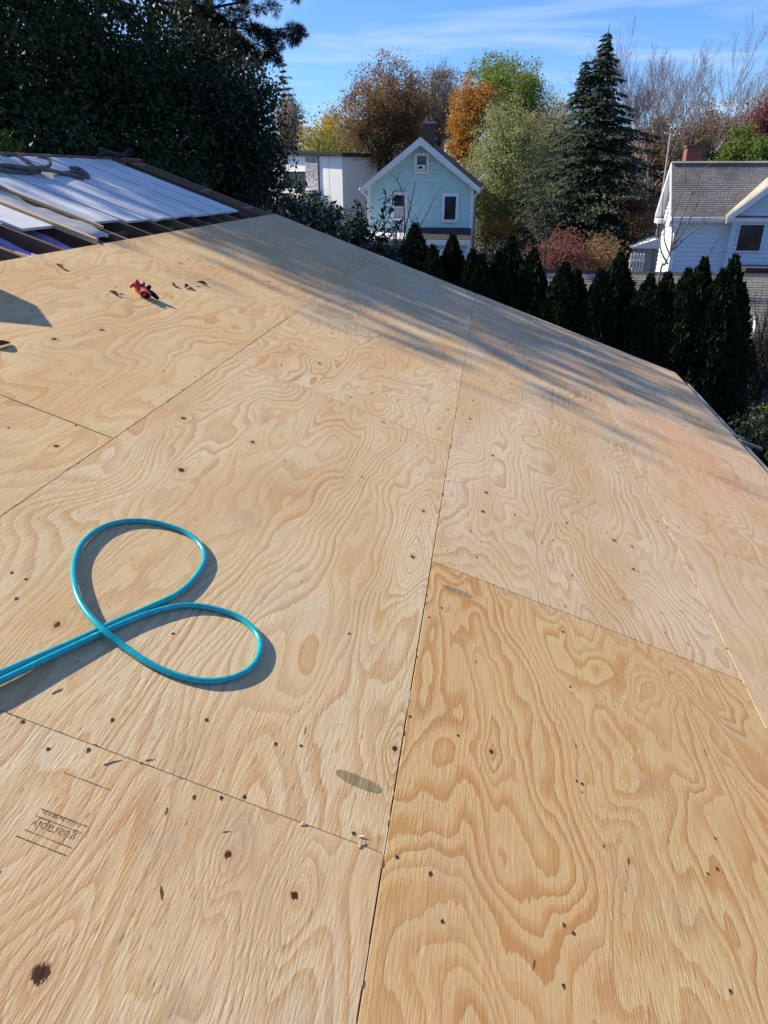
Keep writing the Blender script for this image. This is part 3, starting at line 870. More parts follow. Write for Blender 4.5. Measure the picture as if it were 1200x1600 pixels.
# dry leaves blown onto the deck
M['dry'] = leafmat('dry_leaf', [(.05, .025, .012), (.10, .05, .02), (.14, .07, .03)], .1, .9)
spots = [(178, 460, .035, 'dead brown leaf just left of the red glove'), (270, 446, .034, 'dark curled leaf just right of the red glove'), (292, 449, .045, 'curled brown leaf pair right of the glove, nearest the shade'), (316, 444, .035, 'narrow brown leaf lying farthest right of the glove'),
         (3, 541, .05, 'dark dead leaf at the left edge of the deck'), (93, 418, .04, 'small dark leaf near the bare rafters at upper left')]
for px, py, sz, lab in spots:
    p = on_roof(px, py, .003); r_ = random.Random(px)
    m = MB()
    a = r_.uniform(0, 6.28); n_ = 7
    for j in range(n_):
        u = j / (n_ - 1); w_ = math.sin(math.pi * min(1, u * .95 + .03)) * .33 * sz
        cl = .012 * math.sin(math.pi * u) + .003
        for q in (-1, 0, 1):
            x = (u - .5) * sz * 2; y = q * w_
            m.v.append((x * math.cos(a) - y * math.sin(a), x * math.sin(a) + y * math.cos(a), (cl * abs(q) + .001)))
    for j in range(n_ - 1):
        for q in range(2):
            k = j * 3 + q; m.f.append((k, k + 3, k + 4, k + 1))
    o = m.build('dead_leaf', M['dry'], None, True, p)
    o.rotation_euler = (0, RP, 0)
    tag(o, lab, 'leaf', 'dry leaves on the plywood')
# ------------------------------------------------------------------ foliage
def fast_mesh(name, V, F4, mat):
    me = bpy.data.meshes.new(name)
    nV, nF = len(V), len(F4)
    me.vertices.add(nV); me.vertices.foreach_set('co', V.astype(np.float32).ravel())
    me.loops.add(nF * 4); me.loops.foreach_set('vertex_index', F4.astype(np.int32).ravel())
    me.polygons.add(nF)
    me.polygons.foreach_set('loop_start', np.arange(0, nF * 4, 4, dtype=np.int32))
    me.update(calc_edges=True)
    me.materials.append(mat)
    return me

def unit(a):
    return a / np.maximum(1e-9, np.linalg.norm(a, axis=1, keepdims=True))

def leaf_cloud(C, size, mat, rng, aspect=.55, name='crown', axis=None, flat=0.0):
    """one bent lozenge for each centre; axis: preferred direction of the leaf's length"""
    N = len(C)
    d = unit(rng.normal(size=(N, 3)))
    if axis is not None: d = unit(d * (1 - axis[1]) + np.asarray(axis[0]) * axis[1])
    q = rng.normal(size=(N, 3))
    if flat: q[:, 2] *= (1 - flat)
    w = unit(np.cross(d, q))
    s = (size * rng.uniform(.6, 1.35, N))[:, None]
    n_ = np.cross(d, w)
    V = np.empty((N, 4, 3))
    V[:, 0] = C - d * s * .5
    V[:, 1] = C + w * s * aspect * .5 + n_ * s * .08
    V[:, 2] = C + d * s * .5 - n_ * s * .06
    V[:, 3] = C - w * s * aspect * .5 + n_ * s * .08
    return fast_mesh(name, V.reshape(-1, 3), np.arange(N * 4).reshape(-1, 4), mat)

def crown_points(rng, ells, nclump, nleaf, spread, shell=.55, flat=1.0):
    """clumps scattered through ellipsoids (centre, radii); more of them towards the outside"""
    vol = np.array([e[1][0] * e[1][1] * e[1][2] for e in ells]) ** .8
    vol /= vol.sum()
    C, out = [], []
    for e, f in zip(ells, vol):
        k = max(4, int(nclump * f))
        d = unit(rng.normal(size=(k, 3)))
        r = rng.uniform(0, 1, k) ** (1 - shell * .75)
        r *= 1 + np.clip(rng.normal(0, .06, k), -.12, .10)
        C.append(np.asarray(e[0]) + d * r[:, None] * np.asarray(e[1]))
    C = np.concatenate(C)
    cnt = np.maximum(1, (nleaf * rng.uniform(.4, 1.6, len(C))).astype(int))
    idx = np.repeat(np.arange(len(C)), cnt)
    sp = spread * rng.uniform(.6, 1.4, len(C))
    g3 = rng.normal(size=(len(idx), 3)); g3 *= (np.minimum(1.7, np.linalg.norm(g3, axis=1)) / np.linalg.norm(g3, axis=1))[:, None]
    P = C[idx] + g3 * sp[idx][:, None] * np.array([1, 1, flat])
    return C, P

def limb(mb, a, b, r0, r1, rnd, bend=.12, n=5, sides=5):
    a, b = Vector(a), Vector(b)
    L = (b - a).length
    off = Vector((rnd.uniform(-1, 1), rnd.uniform(-1, 1), rnd.uniform(-.2, 1))) * L * bend
    pts, rad = [], []
    for i in range(n + 1):
        t = i / n
        p = a.lerp(b, t) + off * math.sin(math.pi * t)
        pts.append(p); rad.append(r0 + (r1 - r0) * t)
    mb.tube(pts, rad, sides, False)

def leafy_tree(name, label, cat, base, ells, mat, seed, nclump=120, nleaf=70, size=.16, spread=.45, trunk_r=.22, bark='bark', group=None, shell=.55, aspect=.6, limbs=26, flat=.8, top=None, extra=None, axis=None, twigs=0):
    rng = np.random.default_rng(seed); rnd = random.Random(seed)
    o = empty(name, (base[0], base[1], GZ))
    tag(o, label, cat, group)
    b0 = Vector((base[0], base[1], GZ))
    loc = [(Vector(e[0]) - b0, e[1]) for e in ells]
    C, P = crown_points(rng, loc, nclump, nleaf, spread, shell, flat)
    P = P[P[:, 2] > .15]
    me = leaf_cloud(P, size, mat, rng, aspect, axis=axis)
    link('crown', me, None, o)
    tb = MB()
    zt = top if top else max(l[0].z + l[1][2] * .4 for l in loc)
    axis_top = Vector((loc[0][0].x, loc[0][0].y, zt))
    pts, rad = [], []
    for i in range(9):
        t = i / 8
        pts.append(Vector((axis_top.x * t ** 1.5 + rnd.uniform(-.06, .06) * t, axis_top.y * t ** 1.5 + rnd.uniform(-.06, .06) * t, zt * t)))
        rad.append(trunk_r * ((1 - t) ** .8 * .92 + .06) * (1.35 if i == 0 else 1))
    tb.tube(pts, rad, 8)
    for k in rnd.sample(range(len(C)), min(limbs, len(C))):
        c = C[k]
        f = min(.92, max(.22, (c[2] / zt) * rnd.uniform(.55, .85)))
        i = f * 8; i0 = int(i)
        a = pts[i0].lerp(pts[min(8, i0 + 1)], i - i0)
        limb(tb, a, Vector(c), rad[i0] * .5, .012, rnd, .1)
    for k in range(twigs):
        c = C[rnd.randrange(len(C))]
        dd = (Vector(c) - axis_top * .6).normalized()
        e = Vector(c) + dd * rnd.uniform(.3, 1.0) + Vector((rnd.uniform(-.3, .3), rnd.uniform(-.3, .3), rnd.uniform(0, .5)))
        limb(tb, Vector(c) - dd * .4, e, .012, .004, rnd, .1, 3, 3)
    tb.build('trunk', M[bark], o, True)
    return o

def pe(x0, x1, y0, y1, Y, dy=None):
    """ellipsoid spanning that window of view at distance Y"""
    a, b = at(x0, (y0 + y1) / 2, Y), at(x1, (y0 + y1) / 2, Y)
    t_, u_ = at((x0 + x1) / 2, y0, Y), at((x0 + x1) / 2, y1, Y)
    c = Vector(((a.x + b.x) / 2, Y, (t_.z + u_.z) / 2))
    rx, rz = abs(b.x - a.x) / 2, abs(t_.z - u_.z) / 2
    return (tuple(c), (rx, dy if dy else rx, rz))

def bare_tree(name, label, base, height, seed, mat='twig_grey', trunk_mat=None, r0=.2, spread=.45, levels=5, kids=(3, 4), lean=(0, 0), stems=1, group=None, fork=.28, upright=.35, twig_r=.012):
    rnd = random.Random(seed)
    o = empty(name, (base[0], base[1], base[2] if len(base) > 2 else GZ))
    tag(o, label, 'tree', group)
    tr, tw = MB(), MB()
    def grow(p, d, L, r, lev):
        n = 4 if lev > 1 else 3
        pts, rad = [p], [r]
        dd = d.copy()
        for i in range(n):
            dd = (dd + Vector((rnd.uniform(-1, 1), rnd.uniform(-1, 1), rnd.uniform(-.5, 1) * (upright + .2))) * .17).normalized()
            p = p + dd * L / n
            pts.append(p); rad.append(max(twig_r * .6, r * (1 - .42 * (i + 1) / n)))
        (tr if lev >= levels - 1 else tw).tube(pts, rad, 7 if lev >= levels - 1 else (4 if lev > 1 else 3), False)
        if lev == 0: return
        k = rnd.randint(*kids)
        for j in range(k):
            i = min(n, max(1, int(round(n * rnd.uniform(.35, 1.0))))) if j else n
            ax = Vector((rnd.uniform(-1, 1), rnd.uniform(-1, 1), rnd.uniform(-.6, .6)))
            nd = (dd + ax * spread * rnd.uniform(.6, 1.3) + Vector((0, 0, upright * .5))).normalized()
            grow(pts[i], nd, L * rnd.uniform(.55, .82), rad[i] * rnd.uniform(.5, .75), lev - 1)
    for s in range(stems):
        a = 2 * math.pi * s / max(1, stems) + rnd.uniform(0, 1)
        d0 = Vector((lean[0] + (.16 * math.cos(a) if stems > 1 else 0), lean[1] + (.16 * math.sin(a) if stems > 1 else 0), 1)).normalized()
        grow(Vector((.1 * math.cos(a), .1 * math.sin(a), 0)) if stems > 1 else Vector((0, 0, 0)), d0, height * fork, r0, levels)
    tr.build('trunk', M[trunk_mat or mat], o, True)
    if tw.f: tw.build('crown', M[mat], o, True)
    return o

def conifer(name, label, base, height, rad, mat, seed, tiers=34, per=9, droop=.25, dens=16, size=.24, group=None, lowest=.04, power=.9, tops=1, trunk_r=.2, aspect=.35, upcurl=.0, cap=99):
    """trunk with whorls of drooping boughs, each hung with sprays"""
    rng = np.random.default_rng(seed); rnd = random.Random(seed)
    o = empty(name, (base[0], base[1], GZ)); tag(o, label, 'tree', group)
    tb = MB(); P = []; D = []
    for k in range(tops):
        hk = height * (1 - .09 * k); ox = (k - (tops - 1) / 2) * -.9 if tops > 1 else 0
        tb.tube([(0, 0, 0), (ox * .3, 0, hk * .4), (ox, 0, hk * .72), (ox * 1.05, 0, hk)], [trunk_r * 1.2, trunk_r * .8, trunk_r * .4, .012], 7)
    for i in range(tiers):
        f = lowest + (1 - lowest) * (i / (tiers - 1)) ** .92
        z = height * f
        for k in range(tops):
            hk = height * (1 - .09 * k)
            if f > .70 and z > hk * .985: continue
            ox = ((k - (tops - 1) / 2) * -.9 if tops > 1 else 0) * min(1, f / .72)
            if tops > 1 and f < .76 and k > 0: continue
            fr = z / hk
            Lm = min(cap, rad * (max(0, 1 - fr) ** power) * (.8 if tops > 1 and f > .76 else 1)) * (1 + .16 * math.sin(i * 1.7 + seed)) + .10
            n = max(3, int(per * (1 - .55 * fr)))
            a0 = rnd.uniform(0, 6.28)
            for j in range(n):
                a = a0 + 2 * math.pi * j / n + rnd.uniform(-.3, .3)
                L = Lm * rnd.uniform(.55, 1.25)
                dz = -droop * L * rnd.uniform(.5, 1.3) + upcurl * L
                p0 = Vector((ox, 0, z)); p1 = Vector((ox + math.cos(a) * L, math.sin(a) * L, z + dz))
                limb(tb, p0, p1, .03 * (1 - fr) + .012, .006, rnd, .04, 3, 3)
                m = max(4, int(dens * L))
                t = rng.uniform(.12, 1.0, m)
                base_ = np.array(p0) + (np.array(p1) - np.array(p0)) * t[:, None]
                wid = .20 * L * (1 - t * .75) + .06
                side = np.array([-math.sin(a), math.cos(a), 0])
                pos = base_ + side * (rng.normal(0, 1, m) * wid)[:, None]
                pos[:, 2] += -np.abs(rng.normal(0, .16, m)) * (.4 + .4 * (1 - fr)) + .03
                P.append(pos)
                dd = np.tile(np.array([math.cos(a), math.sin(a), -.35]), (m, 1)) + side * rng.normal(0, .7, m)[:, None]
                D.append(unit(dd))
    P = np.concatenate(P); D = np.concatenate(D)
    N = len(P)
    w = unit(np.cross(D, rng.normal(size=(N, 3)) * np.array([.5, .5, 1]) + np.array([0, 0, .8])))
    s = (size * rng.uniform(.6, 1.5, N))[:, None]
    V = np.empty((N, 4, 3))
    V[:, 0] = P - D * s * .5; V[:, 1] = P + w * s * aspect * .5 - np.array([0, 0, .04]); V[:, 2] = P + D * s * .6 - np.array([0, 0, .03]); V[:, 3] = P - w * s * aspect * .5 - np.array([0, 0, .04])
    link('crown', fast_mesh('crown', V.reshape(-1, 3), np.arange(N * 4).reshape(-1, 4), mat), None, o)
    tb.build('trunk', M['bark'], o, True)
    return o

LM = {
    'evergreen': leafmat('evergreen_leaf', [(0.017, 0.035, 0.015), (0.031, 0.058, 0.021), (0.051, 0.088, 0.027)], .22, .5, .3),
    'evergreen2': leafmat('dark_evergreen_leaf', [(0.015, 0.025, 0.014), (0.025, 0.039, 0.02), (0.044, 0.058, 0.025)], .18, .5, .3),
    'yewlit': leafmat('yellow_green_leaf', [(.05, .08, .015), (.10, .13, .02), (.16, .17, .03)], .4),
    'arbor': leafmat('arborvitae_spray', [(.009, .018, .009), (.015, .030, .012), (.028, .046, .016)], .12, .7, .15),
    'spruce': leafmat('blue_spruce_needles', [(0.027, 0.044, 0.026), (0.049, 0.071, 0.043), (0.094, 0.119, 0.075)], .15, .7, .2),
    'spruce_far': leafmat('far_spruce_needles', [(.030, .048, .045), (.05, .07, .065)], .2, .7, .2),
    'willow': leafmat('yellow_green_autumn_leaf', [(0.21, 0.251, 0.092), (0.332, 0.37, 0.145), (0.436, 0.443, 0.194), (0.226, 0.201, 0.13)], .45, .7, .15),
    'green': leafmat('fading_green_leaf', [(0.125, 0.193, 0.043), (0.21, 0.276, 0.059), (0.338, 0.36, 0.098)], .4, .7, .15),
    'orange': leafmat('orange_maple_leaf', [(0.332, 0.148, 0.03), (0.531, 0.247, 0.047), (0.6, 0.347, 0.063), (0.249, 0.148, 0.049)], .45, .7, .15),
    'yellow': leafmat('golden_leaf', [(0.423, 0.287, 0.05), (0.6, 0.438, 0.062), (0.307, 0.248, 0.072)], .45, .7, .15),
    'rust': leafmat('rust_oak_leaf', [(0.185, 0.121, 0.07), (0.3, 0.192, 0.094), (0.371, 0.242, 0.122), (0.144, 0.114, 0.074)], .4, .7, .15),
    'red': leafmat('red_autumn_leaf', [(0.175, 0.064, 0.061), (0.264, 0.109, 0.087), (0.219, 0.13, 0.101)], .45, .7, .15),
    'greybrown': leafmat('grey_brown_twig_haze', [(0.215, 0.179, 0.143), (0.322, 0.26, 0.207), (0.25, 0.207, 0.125)], .3, .8, .1),
    'juniper': leafmat('bright_juniper', [(0.1, 0.157, 0.029), (0.172, 0.229, 0.043), (0.072, 0.114, 0.029)], .35, .7, .15),
    'far': leafmat('far_wood_leaf', [(0.164, 0.135, 0.088), (0.25, 0.174, 0.098), (0.147, 0.156, 0.061), (0.324, 0.182, 0.057)], .35, .8, .1),
    'brownbush': leafmat('brown_bush_leaf', [(0.165, 0.109, 0.068), (0.24, 0.16, 0.095), (0.135, 0.102, 0.068)], .3, .8, .1),
    'rhodo': leafmat('rhododendron_leaf', [(.010, .020, .010), (.018, .032, .014), (.03, .05, .02)], .15, .35, .45),
}
def bxy(px, Y):
    p = at(px, 300, Y); return (p.x, Y)

# --- the dark evergreens beyond the ridge on the left, which shade the far end of the roof
leafy_tree('evergreen_tree', 'dense dark evergreen right of the others, left of the white flat-roofed building', 'tree', bxy(362, 22),
           [pe(296, 428, 95, 330, 22), pe(320, 432, 140, 380, 21.5), pe(270, 395, 62, 240, 23), pe(300, 412, 230, 470, 21), pe(230, 330, 25, 190, 22.5)], LM['evergreen2'], 11, 560, 85, .13, .42, .25, 'bark', 'dark evergreens beyond the ridge', .5)
leafy_tree('evergreen_tree', 'broad dark evergreen filling the view above the bare rafters', 'tree', bxy(170, 20),
           [pe(60, 330, 120, 400, 20), pe(120, 300, 40, 230, 20.6), pe(0, 200, -60, 220, 21), pe(150, 330, 200, 420, 19), pe(190, 265, -60, 110, 20.8), pe(60, 150, -120, 60, 20.8)], LM['evergreen'], 12, 700, 85, .13, .45, .3, 'bark', 'dark evergreens beyond the ridge', .45)
leafy_tree('evergreen_tree', 'tall dark evergreen at the left edge of the view', 'tree', bxy(-10, 18),
           [pe(-150, 150, -60, 330, 18), pe(-120, 130, -260, 60, 18.4), pe(-60, 190, 150, 420, 17.4)], LM['evergreen'], 13, 520, 85, .13, .45, .3, 'bark', 'dark evergreens beyond the ridge', .45)
leafy_tree('evergreen_tree', 'tall broad tree beyond the left edge, known only by its shadow', 'tree', (-15.0, 12.0),
           [((-15.0, 11.8, 9.5), (3.6, 4.6, 4.2)), ((-15.0, 10.1, 10.7), (3.0, 3.3, 2.1)), ((-14.0, 9.8, 10.5), (2.6, 2.9, 1.8)), ((-16.0, 10.4, 11.3), (2.6, 3.1, 1.9)), ((-15.2, 10.3, 10.8), (2.8, 3.2, 2.0)), ((-14.4, 10.0, 10.4), (2.6, 3.0, 1.8)), ((-16.0, 14.0, 5.0), (3.6, 4.5, 4.5)), ((-16.5, 16.5, 10.5), (3.6, 4.0, 4.5))],
           LM['evergreen'], 14, 1150, 19, .21, .36, .4, 'bark', 'dark evergreens beyond the ridge', .4)
# sunlit yellow-green shrub glimpsed at the far left
leafy_tree('shrub', 'sunlit yellow-green shrub glimpsed at the far left ridge end', 'shrub', bxy(0, 14),
           [pe(-30, 22, 205, 262, 14)], LM['yewlit'], 15, 30, 30, .09, .12, .04, limbs=6)

# --- the pine whose limbs reach across the top
def pine():
    rnd = random.Random(3); rng = np.random.default_rng(3)
    Y = 25.0
    b = at(262, 300, Y)
    o = empty('pine_tree', (b.x, Y, GZ)); tag(o, 'tall pine with long open limbs reaching across the top of sky', 'tree')
    b0 = Vector((b.x, Y, GZ))
    tb = MB(); P, D = [], []
    top = at(262, -250, Y) - b0
    tb.tube([(0, 0, 0), (.1, 0, top.z * .4), (.05, 0, top.z * .7), tuple(top)], [.32, .26, .18, .04], 9)
    def tuft(p, d):
        n = 26
        dd = unit(rng.normal(size=(n, 3)) * .8 + np.array(d) * .9)
        P.append(np.array(p) + dd * .07); D.append(dd)
    def sub(p, d, L, r, lev):
        pts = [p]; dd = d.normalized()
        for i in range(5):
            dd = (dd + Vector((rnd.uniform(-1, 1), rnd.uniform(-1, 1), rnd.uniform(-.7, .7))) * .20).normalized()
            pts.append(pts[-1] + dd * L / 5)
        tb.tube(pts, [r * (1 - .75 * i / 5) for i in range(6)], 4, False)
        for i in range(2, 6):
            if lev > 0:
                for _ in range(2 if lev > 1 else 2):
                    nd = (dd + Vector((rnd.uniform(-1, 1), rnd.uniform(-1, 1), rnd.uniform(-.7, .6))) * .9).normalized()
                    sub(pts[i], nd, L * rnd.uniform(.25, .5), r * .4, lev - 1)
            elif rnd.random() < .8: tuft(pts[i], dd)
    ends = [((262, 20), (455, -20), 1.0), ((262, 10), (432, 40), .9), ((262, 60), (400, 70), .8), ((262, -40), (400, -40), .8), ((262, -30), (330, 30), .7), ((262, 20), (180, 0), .8), ((262, -60), (120, -60), .8), ((262, -10), (372, 62), .7), ((262, -90), (440, -60), .9), ((262, -20), (310, 5), .7)]
    for (a, e, q) in ends:
        pa, pb = at(*a, Y) - b0, at(*e, Y) - b0
        pb.y += rnd.uniform(-1.5, 1.5); pa.x = 0.05; pa.y = 0
        d = pb - pa
        pts = [pa.lerp(pb, i / 6) + Vector((0, 0, -.25 * math.sin(math.pi * i / 6) + rnd.uniform(-.05, .05))) for i in range(7)]
        tb.tube(pts, [.065 * q * (1 - .75 * i / 6) for i in range(7)], 5, False)
        for i in range(2, 7):
            for _ in range(3):
                nd = (d.normalized() + Vector((rnd.uniform(-.8, .8), rnd.uniform(-1, 1), rnd.uniform(-.8, .5)))).normalized()
                sub(pts[i], nd, d.length * rnd.uniform(.12, .26), .018, 1)
    P = np.concatenate(P); D = np.concatenate(D); N = len(P)
    w = unit(np.cross(D, rng.normal(size=(N, 3)))) * .008
    V = np.empty((N, 4, 3)); s = rng.uniform(.09, .15, N)[:, None]
    V[:, 0] = P - w; V[:, 1] = P + w; V[:, 2] = P + D * s + w * .3; V[:, 3] = P + D * s - w * .3
    link('crown', fast_mesh('crown', V.reshape(-1, 3), np.arange(N * 4).reshape(-1, 4), LM['evergreen2']), None, o)
    tb.build('trunk', M['twig_dark'], o, True)
pine()

# --- trees behind the houses, left to right
conifer('spruce_tree', 'pale blue-green spruce standing just right of the dark evergreen', bxy(452, 76), at(452, 92, 76).z - GZ, 5.6, LM['spruce_far'], 21, 30, 9, .05, 12, .42, None, .1, .9, upcurl=.22)
leafy_tree('twiggy_tree', 'grey-brown nearly bare tree in front of the pale spruce', 'tree', bxy(447, 72), [pe(420, 476, 140, 262, 72)], LM['greybrown'], 22, 150, 45, .16, .4, .16, 'twig', limbs=60, twigs=120)
leafy_tree('shrub', 'rusty red shrub above the roof of the white flat building', 'shrub', bxy(425, 73), [pe(402, 456, 208, 262, 73)], LM['red'], 23, 40, 40, .18, .35, .1)
leafy_tree('autumn_tree', 'golden tree behind the white flat-roofed building', 'tree', bxy(508, 70), [pe(468, 552, 165, 285, 70), pe(500, 575, 180, 275, 72)], LM['yellow'], 24, 330, 55, .17, .38, .2, group='autumn trees behind the houses')
leafy_tree('green_tree', 'low green tree under the golden one behind the flat building', 'tree', bxy(520, 66), [pe(470, 570, 205, 300, 66)], LM['green'], 25, 110, 50, .2, .5, .2)
leafy_tree('oak_tree', 'large rust-brown oak behind the left half of the teal house', 'tree', bxy(598, 64), [pe(540, 665, 82, 235, 64), pe(520, 615, 130, 285, 63), pe(585, 690, 115, 280, 65)], LM['rust'], 26, 820, 55, .15, .36, .35, limbs=90, twigs=260, group='autumn trees behind the houses', shell=.45)
bare_tree('bare_tree', 'grey bare tree right of the rust-brown oak, above the teal gable', bxy(672, 66), 18, 27, 'twig', 'twig', .26, .62, 6, (3, 4), fork=.30, upright=.18)
leafy_tree('twiggy_tree', 'grey-brown hazy tree behind the chimney of the teal house', 'tree', bxy(690, 70), [pe(640, 722, 105, 235, 70)], LM['greybrown'], 28, 240, 40, .13, .38, .2, 'twig', limbs=70, twigs=200)
leafy_tree('oak_tree', 'brown thinning oak between the rust oak and the orange maple', 'tree', bxy(678, 72), [pe(630, 728, 95, 250, 72), pe(600, 690, 150, 260, 71)], LM['brownbush'], 81, 420, 50, .15, .36, .3, 'twig', limbs=80, twigs=260, group='autumn trees behind the houses')
leafy_tree('oak_tree', 'russet tree behind the ridge of the white house', 'tree', bxy(1120, 70), [pe(1060, 1160, 160, 270, 70), pe(1120, 1215, 170, 270, 71)], LM['rust'], 82, 380, 45, .16, .38, .3, 'twig', limbs=80, twigs=240, group='autumn trees behind the houses')
leafy_tree('green_tree', 'olive green tree filling the gap behind the twin-topped spruce', 'tree', bxy(860, 66), [pe(810, 905, 150, 290, 66), pe(950, 1010, 190, 290, 66)], LM['willow'], 83, 360, 50, .15, .36, .3, limbs=60, twigs=120)
leafy_tree('maple_tree', 'orange maple right above the roof of the teal house', 'tree', bxy(737, 58), [pe(702, 776, 120, 210, 58), pe(692, 755, 160, 270, 57)], LM['orange'], 29, 340, 55, .14, .3, .2, group='autumn trees behind the houses')
leafy_tree('green_tree', 'tall fading green tree with a thin top right of the orange maple', 'tree', bxy(790, 60), [pe(745, 856, 88, 240, 60), pe(728, 805, 80, 160, 62), pe(765, 872, 110, 270, 61)], LM['green'], 30, 640, 60, .14, .34, .3, limbs=60, twigs=120)
leafy_tree('willow_tree', 'broad pale yellow-green tree right of the teal house', 'tree', bxy(790, 50), [pe(722, 860, 185, 400, 50), pe(740, 840, 150, 270, 51), pe(780, 892, 170, 390, 52), pe(715, 800, 240, 410, 49)], LM['willow'], 31, 800, 60, .125, .34, .3, limbs=80, twigs=160)
leafy_tree('twiggy_tree', 'grey-green thinning tree between the pale tree and the dark spruce', 'tree', bxy(848, 54), [pe(815, 890, 160, 330, 54)], LM['greybrown'], 32, 300, 45, .12, .34, .2, 'twig', limbs=60, twigs=120)
conifer('spruce_tree', 'tall dark twin-topped spruce rising above the hedge', bxy(908, 44), at(955, 38, 44).z - GZ, 9.0, LM['spruce'], 33, 60, 14, .24, 36, .25, None, .10, 1.15, 2, .28, .34, cap=3.7)
leafy_tree('shrub', 'dark blue-green lower spruce boughs filling out beneath twin tops', 'shrub', bxy(905, 44), [pe(850, 985, 270, 410, 44)], LM['spruce'], 34, 110, 40, .2, .45, .2, limbs=10)
bare_tree('birch_tree', 'bare pale-stemmed birch with fine purple twigs right of the spruce', bxy(1040, 56), 23, 35, 'twig_birch', 'bark_pale', .15, .44, 6, (3, 4), stems=3, fork=.26, upright=.26, twig_r=.014)
leafy_tree('autumn_tree', 'brown-orange tree at the foot of the birch', 'tree', bxy(1022, 60), [pe(985, 1065, 178, 300, 60), pe(1040, 1130, 195, 300, 62)], LM['rust'], 36, 300, 55, .15, .34, .2, group='autumn trees behind the houses')
bare_tree('bare_tree', 'bare spreading tree behind the white house ridge', bxy(1140, 56), 12.5, 37, 'twig', 'bark', .28, .60, 6, (3, 4), fork=.30, upright=.15)
bare_tree('bare_tree', 'bare tree at the right edge behind the red-leaved tree', bxy(1190, 66), 11.5, 43, 'twig', 'twig', .22, .65, 6, (3, 4), fork=.3, upright=.15)
bare_tree('bare_tree', 'bare grey tree just left of the twin-topped spruce', bxy(870, 64), 15.5, 44, 'twig_grey', 'twig', .2, .58, 6, (3, 4), fork=.3, upright=.18)
bare_tree('bare_tree', 'slim bare tree left of the brick chimney', bxy(1078, 64), 12, 38, 'twig', 'twig', .2, .62, 6, (3, 4), fork=.3, upright=.18)
leafy_tree('autumn_tree', 'brown thinning tree behind the brick chimney', 'tree', bxy(1090, 66), [pe(1050, 1135, 185, 290, 66)], LM['brownbush'], 39, 150, 50, .2, .5, .2, limbs=50, twigs=150)
leafy_tree('autumn_tree', 'red-leaved tree at the right edge of the view', 'tree', bxy(1205, 52), [pe(1170, 1240, 135, 250, 52)], LM['red'], 40, 120, 50, .16, .4, .2, limbs=40, group='autumn trees behind the houses')
leafy_tree('juniper_tree', 'bright green conifer behind the right end of the white house', 'tree', bxy(1175, 46), [pe(1120, 1230, 205, 300, 46), pe(1140, 1180, 190, 260, 46.5)], LM['juniper'], 41, 190, 60, .15, .32, .2, flat=.5)
leafy_tree('shrub', 'dark evergreen shrub behind the ridge of the white house', 'shrub', bxy(1100, 50), [pe(1055, 1135, 225, 300, 50)], LM['evergreen2'], 42, 90, 50, .16, .4, .1)
# --- the wood behind everything
def far_wood():
    rng = np.random.default_rng(50)
    N = 1500
    x = rng.uniform(-95, 110, N); y = rng.uniform(86, 112, N)
    topz = 4.6 + 1.5 * np.sin(x * .13) + 1.2 * np.sin(x * .31 + 1) + rng.normal(0, .8, N)
    z = GZ + (topz - GZ) * rng.uniform(0.02, 1, N) ** .6
    C = np.stack([x, y, z], 1)
    P = np.repeat(C, 34, 0) + rng.normal(size=(N * 34, 3)) * np.array([1.0, 1.0, .9])
    P[:, 2] = np.maximum(P[:, 2], GZ + .1)
    o = link('distant_wood', leaf_cloud(P, .42, LM['far'], rng, .6, 'distant_wood'), None)
    tag(o, 'distant mass of brown autumn woodland behind all the houses', kind='stuff')
far_wood()
# --- shrubs in the gardens beyond the hedge
leafy_tree('shrub', 'pinkish red shrub behind the hedge, below the dark spruce', 'shrub', bxy(878, 33), [pe(838, 925, 362, 440, 33)], LM['red'], 51, 110, 50, .10, .25, .05)
leafy_tree('shrub', 'golden brown shrub right of the red one behind hedge', 'shrub', bxy(938, 34), [pe(905, 972, 362, 445, 34)], LM['rust'], 52, 90, 50, .10, .25, .05)
leafy_tree('shrub', 'orange shrub beside the right wall of the teal house', 'shrub', bxy(778, 42), [pe(750, 812, 340, 400, 42)], LM['orange'], 53, 60, 45, .13, .28, .05)
leafy_tree('shrub', 'olive and rust shrub left of the white house corner', 'shrub', bxy(990, 42), [pe(960, 1030, 270, 420, 42)], LM['rust'], 54, 150, 50, .13, .32, .08)
leafy_tree('shrub', 'dark evergreen shrub at right front corner of teal house', 'shrub', bxy(768, 35), [pe(740, 805, 370, 470, 35)], LM['evergreen2'], 55, 100, 50, .12, .3, .05)
leafy_tree('shrub', 'dark shrub below the flat building behind the big-leaved bush', 'shrub', bxy(500, 42), [pe(415, 470, 296, 420, 42), pe(470, 560, 312, 430, 42)], LM['evergreen2'], 56, 240, 60, .14, .35, .1)
leafy_tree('twiggy_shrub', 'pinkish twiggy shrub in front of the teal house extension', 'shrub', bxy(605, 24), [pe(570, 655, 375, 450, 24)], LM['greybrown'], 57, 50, 16, .06, .22, .04, 'twig', limbs=45, twigs=160)
leafy_tree('shrub', 'dark leafy shrub at the foot of the bare saplings', 'shrub', bxy(628, 20), [pe(598, 655, 388, 450, 20)], LM['evergreen2'], 58, 50, 45, .09, .18, .04)

